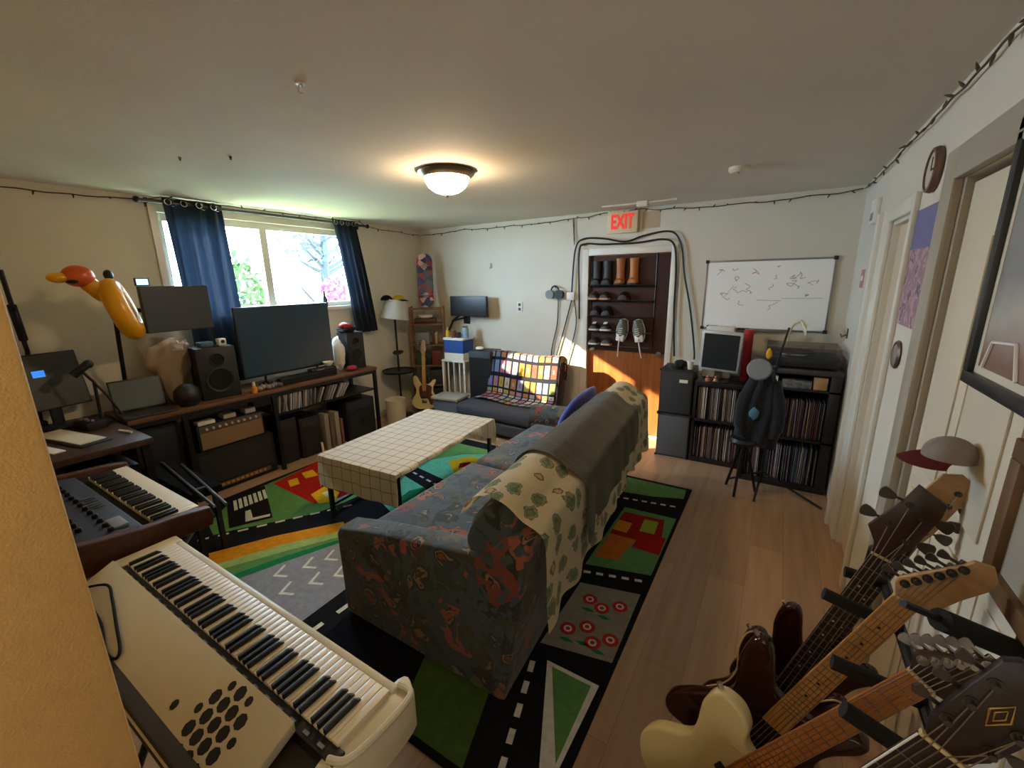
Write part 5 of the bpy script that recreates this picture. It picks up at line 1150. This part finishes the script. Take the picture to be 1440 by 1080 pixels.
coatm = M('dark_navy_coat', '0b121c', .9, bump=(40, .5), sheen=.2)
rings = []
for i in range(22):
    v = i / 21; z = 1.03 - .60 * v; rx = (.035 + .13 * min(1, v * 2.2) - .03 * v) * (1 + .05 * math.sin(9 * v)); ryy = .05 + .06 * min(1, v * 2)
    rings.append([(-.06 + .03 * (1 - v) + rx * math.cos(a) * (1 + .10 * math.sin(5 * a + 4 * v)) , 3.775 + ryy * math.sin(a) * (1 + .16 * math.sin(6 * a + 3 * v)), z + .02 * math.sin(3 * a) * v) for a in [2 * PI * k / 40 for k in range(40)]])
G().loft(rings).build('body', coatm, ct_, smooth=70)
for s, x in ((-1, -.155), (1, .06)):
    G().tube([(-.04 + s * .06, 3.77, .95), (x, 3.73, .80), (x + s * .015, 3.70, .64), (x + s * .0, 3.695, .52)], [.05, .055, .05, .04], 14, sm=6).build('sleeve', coatm, ct_, smooth=70)
G().blob((-.085, 3.672, .71), (.035, .014, .05), 2, .3, 3, 2).build('lining_patch', M('light_blue_lining', '4f86a0', .8), ct_)
G().blob((-.15, 3.685, .72), (.02, .012, .06), 2, .3, 3, 5).build('lining_patch', M('blue_white_lining', '6b7fa0', .8), ct_)
pd = thing('drum_pad', 'grey round practice pad hung on top of the coat', 'pad', (-.02, 3.74, 1.05))
g = G(); g.lathe([(0, 0), (.075, .0), (.085, .012), (.075, .03), (0, .034)], n=28, mx=T(-.085, 3.70, 1.05, 0, R(70))); g.build('disc', M('soft_grey_pad', '80858c', .8), pd)
g = G(); g.blob((-.035, 3.74, 1.17), (.02, .016, .045), 2, .3, 2, 2); g.build('yellow_tab', yellow, pd)
# ---------------------------------------------------------------- right wall
X = XR
t = thing('thermostat', 'white wall box high on the right wall near the far corner', 'wall box', (X, 3.93, 2.15))
G().box((X - .03, 3.84, 2.08), (X - .0005, 4.02, 2.24), bev=.006).build('housing', white, t); G().box((X - .033, 3.88, 2.10), (X - .0302, 3.98, 2.15), bev=.001).build('grille', grey, t)
t = thing('wall_notice', 'small red and white notice on the right wall near the far corner', 'notice', (X, 4.10, 1.72))
G().box((X - .004, 4.03, 1.65), (X - .0005, 4.17, 1.78)).build('card', M('notice_red', 'b98080', .7), t); G().box((X - .0052, 4.06, 1.70), (X - .0041, 4.14, 1.735)).build('white_band', paper, t)
t = thing('coat_hook', 'small bronze hook on the right wall beside the turntable', 'hook', (X, 4.38, 1.27))
G().box((X - .008, 4.36, 1.24), (X - .0005, 4.40, 1.32), bev=.002).build('plate', M('bronze', '6a5238', .4, .6), t); G().tube([(X - .008, 4.38, 1.27), (X - .04, 4.38, 1.25), (X - .045, 4.38, 1.275)], .006, 8).build('prong', M('bronze_prong', '6a5238', .4, .6), t)
m, N, L, b = nodes('violet_pink_poster_print', .6)
tc = N.new('ShaderNodeTexCoord'); sp_ = N.new('ShaderNodeSeparateXYZ'); L.new(tc.outputs['Object'], sp_.inputs[0])
nz = N.new('ShaderNodeTexNoise'); nz.inputs['Scale'].default_value = 14; L.new(tc.outputs['Object'], nz.inputs['Vector'])
gt = N.new('ShaderNodeMath'); gt.operation = 'GREATER_THAN'; gt.inputs[1].default_value = .08; L.new(sp_.outputs['Z'], gt.inputs[0])
mx = N.new('ShaderNodeMix'); mx.data_type = 'RGBA'; L.new(gt.outputs[0], mx.inputs[0]); mx.inputs[7].default_value = lin('6d6a98')
rr = ramp(N, [(0, '9c7888'), (.46, 'b8959c'), (.56, '6a5c6a'), (.64, 'ac8a94')]); L.new(nz.outputs['Fac'], rr.inputs[0]); L.new(rr.outputs[0], mx.inputs[6]); L.new(mx.outputs[2], b.inputs['Base Color'])
t = thing('poster', 'narrow violet and pink poster between the two doorways on the right wall', 'poster', (X, 2.57, 1.77))
G().box((X - .006, 2.40, 1.515), (X - .0008, 2.735, 2.02)).build('print', m, t); G().box((X - .009, 2.392, 1.51), (X - .0006, 2.401, 2.025)).build('edge_strip', dark, t)
t = thing('wall_clock', 'small round brown clock above the poster on the right wall', 'clock', (X, 2.555, 2.15))
ry_ = lambda z: T(X, 2.555, z, 0, 0, R(-90))
g = G(); g.lathe([(0, .0005), (.085, .0005), (.09, .012), (.085, .028), (.075, .03), (.075, .02), (0, .02)], n=32, mx=ry_(2.16)); g.build('rim', M('brown_clock_rim', '6b5040', .45), t)
g = G(); g.lathe([(0, .0201), (.074, .0201), (.074, .022), (0, .022)], n=32, mx=ry_(2.16)); g.build('face', M('clock_face', 'c9beaa', .6), t)
g = G(); g.box((X - .0245, 2.553, 2.16), (X - .0222, 2.558, 2.21)); g.box((X - .0245, 2.52, 2.157), (X - .0222, 2.556, 2.163)); g.build('hand', black, t)
t = thing('wall_plaque', 'small dark round plaque below the poster on the right wall', 'plaque', (X, 2.60, 1.38))
g = G(); g.lathe([(0, .0005), (.062, .0005), (.066, .008), (.058, .016), (.05, .012), (0, .012)], n=32, mx=T(X, 2.60, 1.38, 0, 0, R(-90))); g.build('rim', M('dark_bronze', '5c5048', .4, .4), t)
g = G(); g.lathe([(0, .0121), (.049, .0121), (.045, .015), (0, .016)], n=32, mx=T(X, 2.60, 1.38, 0, 0, R(-90))); g.build('face', M('plaque_grey', '8a857c', .5), t)
def frame(nm, lab, y0, y1, z0, z1, w_, d, fm, inner):
    t = thing(nm, lab, 'picture', (X, (y0 + y1) / 2, z0)); g = G()
    x0, x1 = X - d, X - .001
    if nm == 'picture_frame': x0, x1 = X - d, X - .002
    for a, c in (((x0, y0, z0), (x1, y1, z0 + w_)), ((x0, y0, z1 - w_), (x1, y1, z1)), ((x0, y0, z0 + w_), (x1, y0 + w_, z1 - w_)), ((x0, y1 - w_, z0 + w_), (x1, y1, z1 - w_))): g.box(a, c, bev=.003)
    g.build('frame', fm, t)
    xm = x0 + d * .55
    G().box((xm, y0 + w_, z0 + w_), (xm + .004, y1 - w_, z1 - w_)).build('picture', inner, t)
    return t, xm
m, N, L, b = nodes('grey_landscape_print', .35)
tc = N.new('ShaderNodeTexCoord'); sp_ = N.new('ShaderNodeSeparateXYZ'); L.new(tc.outputs['Object'], sp_.inputs[0])
nz = N.new('ShaderNodeTexNoise'); nz.inputs['Scale'].default_value = 5; nz.inputs['Detail'].default_value = 6; L.new(tc.outputs['Object'], nz.inputs['Vector'])
ad = N.new('ShaderNodeMath'); ad.operation = 'MULTIPLY_ADD'; ad.inputs[1].default_value = .14; L.new(nz.outputs['Fac'], ad.inputs[0]); L.new(sp_.outputs['Z'], ad.inputs[2])
rr = ramp(N, [(.0, '6f6258'), (.17, '8a6a5a'), (.27, 'b8b4ac'), (.36, '8e8e8c'), (.55, '9a9a98')], False); L.new(ad.outputs[0], rr.inputs[0]); L.new(rr.outputs[0], b.inputs['Base Color'])
t, xm = frame('picture_frame', 'large black framed grey landscape picture high on the right wall', .95, 1.685, 1.445, 2.12, .034, .03, M('black_frame', '24282a', .4), m)
g = G(); yy0, yy1, zz0, zz1 = .984, 1.651, 1.479, 2.086
for a, c in (((yy0, zz0), (yy1, zz0 + .02)), ((yy0, zz1 - .02), (yy1, zz1)), ((yy0, zz0 + .02), (yy0 + .02, zz1 - .02)), ((yy1 - .02, zz0 + .02), (yy1, zz1 - .02))): g.box((xm - .002, a[0], a[1]), (xm - .0002, c[0], c[1]))
g.build('mat', M('cream_mat', 'cfc6b2', .8), t)
g = G(); g.tube([(xm - .003, 1.60, 1.50), (xm - .003, 1.57, 1.57), (xm - .003, 1.44, 1.58), (xm - .003, 1.40, 1.50)], .0045, 6); g.build('white_railing', white, t)
t, xm = frame('framed_picture', 'brown wooden frame hanging low on the right wall below the black one', .62, 1.30, 1.055, 1.40, .045, .028, M('brown_frame_wood', '6a4c2c', .5, noise=(8, .25)), M('dull_mirror', 'a9a294', .3))
# ---------------------------------------------------------------- guitars
maple = M('maple_neck', 'c08a48', .3, noise=(9, .18, (10, 10, 1))); amber = M('amber_neck', 'b8722e', .28, noise=(9, .15, (10, 10, 1))); rosew = M('dark_rosewood', '2a1b14', .4, noise=(20, .3))
tuner = M('tuner_steel', '5c5852', .3, .85); tunerc = M('bright_tuner', 'b0aca4', .25, .9); stringm = M('steel_strings', '9a9080', .3, .8); ivoryb = M('cream_binding', 'cdb98a', .4)
def smooth_outline(P, n=5): return [(p.x, p.y) for p in catmull([(a, b, 0) for a, b in P], n, True)]
BASS = [(0, 0), (.11, .012), (.172, .08), (.168, .165), (.125, .245), (.128, .33), (.158, .40), (.15, .435), (.115, .435), (.075, .375), (.034, .36), (-.034, .36), (-.062, .40), (-.095, .47), (-.125, .487), (-.152, .455), (-.15, .385), (-.122, .30), (-.13, .22), (-.172, .14), (-.172, .07), (-.11, .012)]
STRAT = [(0, 0), (.11, .01), (.165, .07), (.165, .15), (.118, .225), (.118, .29), (.15, .36), (.148, .395), (.115, .39), (.07, .345), (.033, .335), (-.033, .335), (-.065, .375), (-.10, .435), (-.13, .45), (-.15, .42), (-.145, .345), (-.115, .27), (-.118, .21), (-.165, .13), (-.165, .06), (-.11, .01)]
WING = STRAT[:-3] + [(-.185, .12), (-.218, .05), (-.19, .0), (-.10, .01)]
TELE = [(0, 0), (.11, .01), (.165, .07), (.16, .15), (.118, .225), (.122, .29), (.155, .345), (.15, .385), (.11, .39), (.065, .36), (.033, .345), (-.033, .345), (-.06, .385), (-.10, .405), (-.145, .385), (-.15, .33), (-.12, .26), (-.118, .21), (-.165, .13), (-.165, .06), (-.11, .01)]
DREAD = [(0, 0), (.12, .008), (.19, .08), (.195, .17), (.150, .27), (.135, .31), (.145, .38), (.138, .44), (.10, .485), (.03, .497), (-.03, .497), (-.10, .485), (-.138, .44), (-.145, .38), (-.135, .31), (-.15, .27), (-.195, .17), (-.19, .08), (-.12, .008)]
def guitar(nm, lab, base, axis, face, body, th, bodym, neckm, boardm, zj, zn, nw, head, headm, pegs, nstr=4, guard=None, plate=None, acoustic=False, hole=None, s=1., binding=None, frets=20, dots=None, hrot=0., px_=1.):
    Z = Vector(axis).normalized(); Y = -Vector(face).normalized(); Y = (Y - Z * Y.dot(Z)).normalized(); Xv = Y.cross(Z)
    mx = Matrix(((Xv.x, Y.x, Z.x, base[0]), (Xv.y, Y.y, Z.y, base[1]), (Xv.z, Y.z, Z.z, base[2]), (0, 0, 0, 1))) @ Matrix.Scale(s, 4)
    t = thing(nm, lab, 'guitar', mx=mx)
    O = smooth_outline(body); yf = -th / 2
    B = G().prism(O, -th / 2, th / 2, 'xz', bev=(.010 if not acoustic else .003), seg=3).build('body', bodym, t, local=True)
    if binding:
        G().tube([(a, yf + .001, b) for a, b in O] + [(O[0][0], yf + .001, O[0][1])], .003, 6).build('binding', binding, B, local=True)
    if acoustic:
        g = G(); g.lathe([(0, 0), (.05, 0), (.05, .001), (0, .001)], n=32, mx=T(0, yf - .0012, .33, 0, R(90))); g.build('sound_hole', black, t, local=True)
    # neck: rounded back
    y0 = yf - .006 if not acoustic else yf - .002
    rings = []
    for z in [zj - .06 + (zn - zj + .06) * i / 8 for i in range(9)]:
        f = (z - zj) / (zn - zj); hw = nw * (1.18 - .18 * f)
        rings.append([(hw, y0, z)] + [(hw * math.cos(a), y0 + (.022 if f > 0 else .03) * math.sin(a), z) for a in [PI * k / 10 for k in range(1, 10)]] + [(-hw, y0, z)])
    G().loft(rings).build('neck', neckm, t, local=True, smooth=60)
    g = G(); zb = zj - (.09 if not acoustic else .13)
    g.prism([(-nw * 1.2, zb), (nw * 1.2, zb), (nw, zn), (-nw, zn)], y0 - .005, y0 - .0002, 'xz')
    Ls = (zn - .13) * 1.0
    for k in range(1, frets + 1):
        z = zn - Ls * (1 - 2 ** (-k / 12)) * 1.0
        if z < zb: break
        w_ = nw * (1 + .2 * (zn - z) / (zn - zb)); g.box((-w_, y0 - .0062, z - .0008), (w_, y0 - .005, z + .0008), 1)
    fb = g.build('fretboard', [boardm, steel], t, local=True)
    if dots:
        g = G()
        for k in (3, 5, 7, 9, 12, 15):
            z = zn - Ls * (1 - 2 ** (-(k - .5) / 12)); g.cyl((0, y0 - .0056, z), (0, y0 - .0048, z), .0035, n=10)
        g.build('inlays', dots, fb, local=True)
    G().box((-nw, y0 - .0075, zn), (nw, y0 + .004, zn + .006)).build('nut', ivoryb, t, local=True)
    ch, sh_ = math.cos(hrot), math.sin(hrot); rot = lambda a, b: (a * ch + b * sh_, -a * sh_ + b * ch)
    head = [head[0]] + [rot(a, b) for a, b in head[1:-1]] + [head[-1]]; pegs = [(*rot(a, b), q) for a, b, q in pegs]
    H = [(a, zn + .004 + b) for a, b in head]
    hd_ = G().prism(H, y0 - .003, y0 + .012, 'xz', bev=.002)
    hd_ = hd_.build('headstock', headm if isinstance(headm, (list, tuple)) else [headm], t, local=True)
    pk = None
    for x, z, sx in pegs:
        z += zn
        g = G(); g.cyl((x, y0 - .015, z), (x, y0 - .002, z), .005, n=10); g.cyl((x, y0 - .005, z), (x, y0 - .0031, z), .009, n=12)
        pz_ = 1.8 if nstr == 4 else 1.; e = x + sx * .026 * (pz_ ** .5); g.tube([(x, y0 + .016, z), (e, y0 + .016, z)], .0035, 6); g.box((x - .008, y0 + .0125, z - .010), (x + .008, y0 + .022, z + .010), bev=.002)
        g.prism(smooth_outline([(e - .003 * sx * pz_, z - .004 * pz_), (e + .012 * sx * pz_, z - .009 * pz_), (e + .016 * sx * pz_, z), (e + .012 * sx * pz_, z + .009 * pz_), (e - .003 * sx * pz_, z + .004 * pz_)], 3), y0 + .013, y0 + .019, 'xz', bev=.0)
        g.build('tuning_peg', tunerc if nm == 'electric_guitar' and hrot > R(22) else tuner, t, local=True)
    br_z = .10 if not acoustic else .16
    g = G(); g.box((-.035, yf - .010, br_z - .02), (.035, yf - .0002, br_z + .02) if not acoustic else (.06, yf - .0002, br_z + .01), bev=.002); g.build('bridge', steel if not acoustic else rosew, t, local=True)
    g = G()
    for k in range(nstr):
        f = (k / (nstr - 1) - .5) * 2; g.tube([(f * .027, yf - .012, br_z), (f * nw * .82, y0 - .0085, zn), (pegs[k % len(pegs)][0] + .0, y0 - .0085, zn + pegs[k % len(pegs)][1])], .0009 if not nstr == 4 else .0013, 5)
    g.build('strings', stringm, t, local=True)
    if not acoustic:
        for z in (.16, .25): G().box((-.04, yf - .008, z - .012), (.04, yf - .0002, z + .012), bev=.003).build('pickup', black, t, local=True)
        for k in range(2): G().cyl((.10 - .01 * k, yf - .014, .07 + .05 * k), (.10 - .01 * k, yf - .0002, .07 + .05 * k), .011, n=14).build('knob', black, t, local=True)
    if guard: G().prism(smooth_outline([(.03, .33), (.10, .30), (.095, .22), (.13, .12), (.08, .06), (.04, .14), (-.05, .15), (-.07, .28), (-.03, .33)], 4), yf - .003, yf - .0002, 'xz').build('pickguard', guard, t, local=True)
    hx = min(O, key=lambda p: p[0] - p[1] * .6) if not acoustic else (0, 0)
    g = G(); g.cyl((hx[0] - .012, 0, hx[1] + .006), (hx[0] + .008, 0, hx[1] - .006), .007, n=12) if not acoustic else g.cyl((0, 0, -.015), (0, 0, .004), .007, n=12)
    g.build('strap_button', chrome, t, local=True)
    return t
HB = [(-.021, 0), (-.030, .03), (-.060, .065), (-.030, .165), (-.022, .225), (.045, .205), (.050, .17), (.042, .06), (.030, .03), (.021, 0)]            # dark bass headstock
PB4 = [(-.028, .10, -1), (-.015, .17, -1), (.020, .075, 1), (.022, .15, 1)]
sun = M('dark_sunburst_lacquer', '3a1712', .12, noise=(3, .45)); darkred = M('dark_red_brown_lacquer', '30130f', .12)
creambody = M('cream_lacquer', 'cdbf8a', .2); headdark = M('dark_brown_headstock', '3a241b', .35)
guitar('bass_guitar', 'brown bass with a dark pointed headstock, furthest from the camera in the rack', (.042, 1.42, .10), (.290, .0, .957), (-.10, -1, .10), BASS, .042, sun, maple, rosew, .37, .93, .021, HB, headdark, PB4, 4, binding=ivoryb, dots=ivoryb)
HF = [(-.021, 0), (-.026, .03), (-.045, .05), (-.045, .17), (-.035, .225), (.0, .245), (.038, .228), (.046, .19), (.036, .15), (.03, .05), (.021, 0)]
guitar('bass_guitar', 'bass with a rounded tan headstock behind the dark headed bass', (.13, 1.60, .10), (.315, .02, .95), (-.1, -1, .1), BASS, .040, darkred, maple, rosew, .37, .90, .020, HF, tanwood, [(.012, .05, 1), (.014, .10, 1), (.016, .15, 1), (.016, .195, 1)], 4, dots=ivoryb)
HS = [(-.021, 0), (-.024, .012), (-.036, .03), (-.03, .10), (-.028, .185), (-.004, .21), (.022, .19), (.026, .165), (.046, .02), (.04, .008), (.021, 0)]
HS = [(a, b * .8) for a, b in [(-.021, 0), (-.040, .012), (-.046, .03), (-.026, .165), (-.026, .19), (-.004, .212), (.020, .195), (.030, .165), (.030, .10), (.036, .03), (.024, .012), (.021, 0)]]
P6 = [(-.034 + .0024 * k, .035 + .026 * k, -1) for k in range(6)]
guitar('electric_guitar', 'dark red electric guitar with a pale maple neck and a row of six pegs', (.016, 1.2, .264), (.378, .0, .926), (-.10, -1, .2), WING, .042, darkred, maple, maple, .345, .77, .023, HS, tanwood, [(a, b * .8, c) for a, b, c in P6], 6, s=1.05, dots=black, hrot=R(20))
guitar('electric_guitar', 'cream bodied electric guitar with an amber neck in the rack', (-.100, 1.0, .262), (.505, .0, .864), (-.25, -1, .25), TELE, .044, creambody, amber, amber, .355, .78, .022, [(a, b * .8) for a, b in HS], headdark, [(a, b * .64, c) for a, b, c in P6], 6, guard=M('cream_guard', 'c9bb8c', .3), s=1.06, hrot=R(24))
HA = [(-.023, 0), (-.036, .03), (-.040, .10), (-.042, .17), (-.030, .185), (0, .178), (.030, .185), (.042, .17), (.040, .10), (.036, .03), (.023, 0)]
PA = [(-.026, .05, -1), (-.027, .095, -1), (-.028, .14, -1), (.026, .05, 1), (.027, .095, 1), (.028, .14, 1)]
ag = guitar('acoustic_guitar', 'acoustic guitar with a white edged dark fretboard, nearest the camera', (-.118, .80, .150), (.41, .0, .91), (-.10, -1, .18), DREAD, .10, M('honey_spruce', 'a8743c', .25), darkwood, rosew, .50, .985, .030, HA, rosew, PA, 6, acoustic=True, dots=ivoryb)
g = G()
for sx in (-1, 1): g.tube([(sx * .0365, -.058, .42), (sx * .031, -.058, .985)], .0016, 6)
g.build('neck_binding', white, ag, local=True)
g = G(); g.tube([(-.012, -.056, 1.09), (.0, -.056, 1.115), (.012, -.056, 1.09), (.0, -.056, 1.065), (-.012, -.056, 1.09)], .0016, 6); g.tube([(-.006, -.056, 1.09), (.0, -.056, 1.103), (.006, -.056, 1.09), (.0, -.056, 1.077), (-.006, -.056, 1.09)], .0012, 6)
g.build('headstock_inlay', M('gold_inlay', 'c9a24a', .3, .6), ag, local=True)
# the rack they stand in
gr = thing('guitar_rack', 'black padded guitar rack on the floor along the right wall', 'rack', (.30, 1.15, 0))
foam = M('black_foam', '1a1a19', .95)
g = G(); g.tube([(.36, .62, .84), (.36, 1.72, .84)], .014, 10); g.build('top_bar', blackm, gr)
for y in (.62, 1.72):
    g = G(); g.tube([(.36, y, .84), (.30, y, .015), (.02, y, .015)], .014, 10); g.build('end_frame', blackm, gr)
g = G(); g.tube([(.06, .62, .05), (.06, 1.72, .05)], .014, 10); g.tube([(.20, .62, .05), (.20, 1.72, .05)], .014, 10)
for y in (.62, 1.72):
    for x in (.06, .20): g.tube([(x, y, .015), (x, y, .05)], .010, 8)
g.build('base_bar', blackm, gr)
for y, tx, tz in ((1.51, .26, .85), (1.31, .19, .885), (1.08, .195, .865), (.91, .195, .905), (.71, .19, .885)):
    G().tube([(.36, y, .845), (tx, y, tz)], .0165, 12).build('padded_arm', foam, gr)
for bx_, by_, bz_ in ((.042, 1.42, .10), (.13, 1.60, .10), (.016, 1.2, .264), (-.100, 1.0, .262), (-.118, .80, .15)):
    g = G(); g.box((bx_ - .10, by_ - .03, .062), (bx_ + .10, by_ + .03, max(.09, bz_ - .035)), bev=.01); g.build('cradle', foam, gr)
wh_ = thing('wall_hanger', 'black padded arm reaching out from the right wall below the wooden frame', 'hanger', (XR, 1.10, 1.02))
G().box((XR - .012, 1.06, .975), (XR - .0005, 1.14, 1.045), bev=.004).build('wall_plate', blackm, wh_)
G().tube([(XR - .012, 1.10, 1.02), (.255, .95, 1.149)], .007, 8).build('rod', blackm, wh_)
G().tube([(XR - .02, 1.095, 1.024), (.32, .99, 1.112)], .021, 12).build('foam_sleeve', foam, wh_)
# cap hung on the furthest headstock
cp_ = thing('trucker_cap', 'white cap with a dark red peak resting on the furthest headstock', 'cap', mx=T(.452, 1.60, 1.235, R(200), 0, R(0)) @ Matrix.Scale(.74, 4))
g = G(); g.sheet(lambda u, v: (.082 * math.cos(PI / 2 * v) * math.cos(2 * PI * u), .075 * math.cos(PI / 2 * v) * math.sin(2 * PI * u), .085 * math.sin(PI / 2 * v) ** .8), 32, 10, .003); g.build('crown', M('grey_white_mesh_cap', 'b5aaa2', .85), cp_, local=True, smooth=80)
g = G(); g.sheet(lambda u, v: ((.08 + .075 * v) * math.cos(-1.15 + 2.3 * u), (.078 + .05 * v * math.cos(-1.15 + 2.3 * u)) * math.sin(-1.15 + 2.3 * u), .004 - .022 * v * v), 24, 6, .004); g.build('peak', M('dark_red_peak', '7a2c30', .8), cp_, local=True, smooth=80)
# cream guitar on its stand in the far corner
cg = (-3.90, 4.02, .085)
guitar('electric_guitar', 'cream electric guitar on a stand in the far left corner', cg, (-.10, .16, 1), (.55, -1, .12), STRAT, .042, M('pale_cream_lacquer', 'd9c48a', .3), maple, maple, .335, .75, .022, HS, tanwood, P6, 6, guard=M('dark_red_guard', '5a2a22', .4))
gs_ = thing('guitar_stand', 'black guitar stand under the cream guitar in the far corner', 'stand', (-3.92, 4.06, 0))
g = G(); g.tube([(-3.93, 4.09, .012), (-3.97, 4.17, .50)], .011, 8); g.build('post', blackm, gs_)
for a in (-100, 20, 140): G().tube([(-3.935, 4.10, .10), (-3.935 + .18 * math.cos(R(a)), 4.10 + .18 * math.sin(R(a)), .012)], .009, 8).build('leg', blackm, gs_)
for s in (-1, 1): G().tube([(-3.935, 4.10, .085), (-3.91 + s * .08, 4.06 + s * .045, .073), (-3.89 + s * .08, 3.985 + s * .045, .073), (-3.89 + s * .08, 3.985 + s * .045, .10)], .008, 8).build('cradle_arm', foam, gs_)
# ---------------------------------------------------------------- light, sky and camera
w = bpy.data.worlds.new('sky'); SC.world = w; w.use_nodes = True
bg = w.node_tree.nodes['Background']; bg.inputs[0].default_value = (.55, .76, 1.0, 1); bg.inputs[1].default_value = 21.0
def light(name, kind, loc, energy, col, **k):
    l = bpy.data.lights.new(name, kind); l.energy = energy; l.color = col
    for a, v in k.items(): setattr(l, a, v)
    o = bpy.data.objects.new(name, l); COL.objects.link(o); o.location = loc; return o
s = light('sun', 'SUN', (-8, 0, 5), 18, (1, .80, .55), angle=R(.7))
s.rotation_euler = Vector((1, .69, -.52)).to_track_quat('-Z', 'Y').to_euler()
p = light('window_portal', 'AREA', (XL - .02, (WY0 + WY1) / 2, (WZ0 + WZ1) / 2), 1, (1, 1, 1), shape='RECTANGLE', size=WZ1 - WZ0, size_y=WY1 - WY0)
p.rotation_euler = Vector((1, 0, 0)).to_track_quat('-Z', 'Y').to_euler(); p.data.cycles.is_portal = True
light('hallway_lamp', 'POINT', (-.34, -.38, 2.05), 2.6, (1, .76, .50), shadow_soft_size=.09)
hl = light('hallway_fill', 'AREA', (-.45, YB + .03, 1.45), 5, (1, .95, .86), shape='RECTANGLE', size=1.5, size_y=1.7)  # added fill light from behind the camera, no such source is known
hl.rotation_euler = Vector((0, 1, .12)).to_track_quat('-Z', 'Y').to_euler()
cam = bpy.data.cameras.new('camera'); co = bpy.data.objects.new('camera', cam); COL.objects.link(co)
cam.sensor_width = 36; cam.lens = 598.23 / 1440 * 36; cam.clip_start = .02; cam.clip_end = 200
yaw, pitch, roll = .5598, .2389, -.0165
cy, sy, cp, sp = math.cos(yaw), math.sin(yaw), math.cos(pitch), math.sin(pitch)
fw = Vector((-sy * cp, cy * cp, -sp)); rt = Vector((cy, sy, 0)); up = rt.cross(fw)
r2 = rt * math.cos(roll) + up * math.sin(roll); u2 = up * math.cos(roll) - rt * math.sin(roll)
co.matrix_world = Matrix(((r2.x, u2.x, -fw.x, 0), (r2.y, u2.y, -fw.y, 0), (r2.z, u2.z, -fw.z, 1.744), (0, 0, 0, 1)))
SC.camera = co
SC.view_settings.view_transform = 'Standard'; SC.view_settings.look = 'None'; SC.view_settings.gamma = 1
SC.view_settings.use_curve_mapping = False; SC.view_settings.exposure = 1.45
SC.cycles.use_denoising = True; SC.cycles.max_bounces = 8; SC.cycles.diffuse_bounces = 5; SC.cycles.sample_clamp_indirect = 6
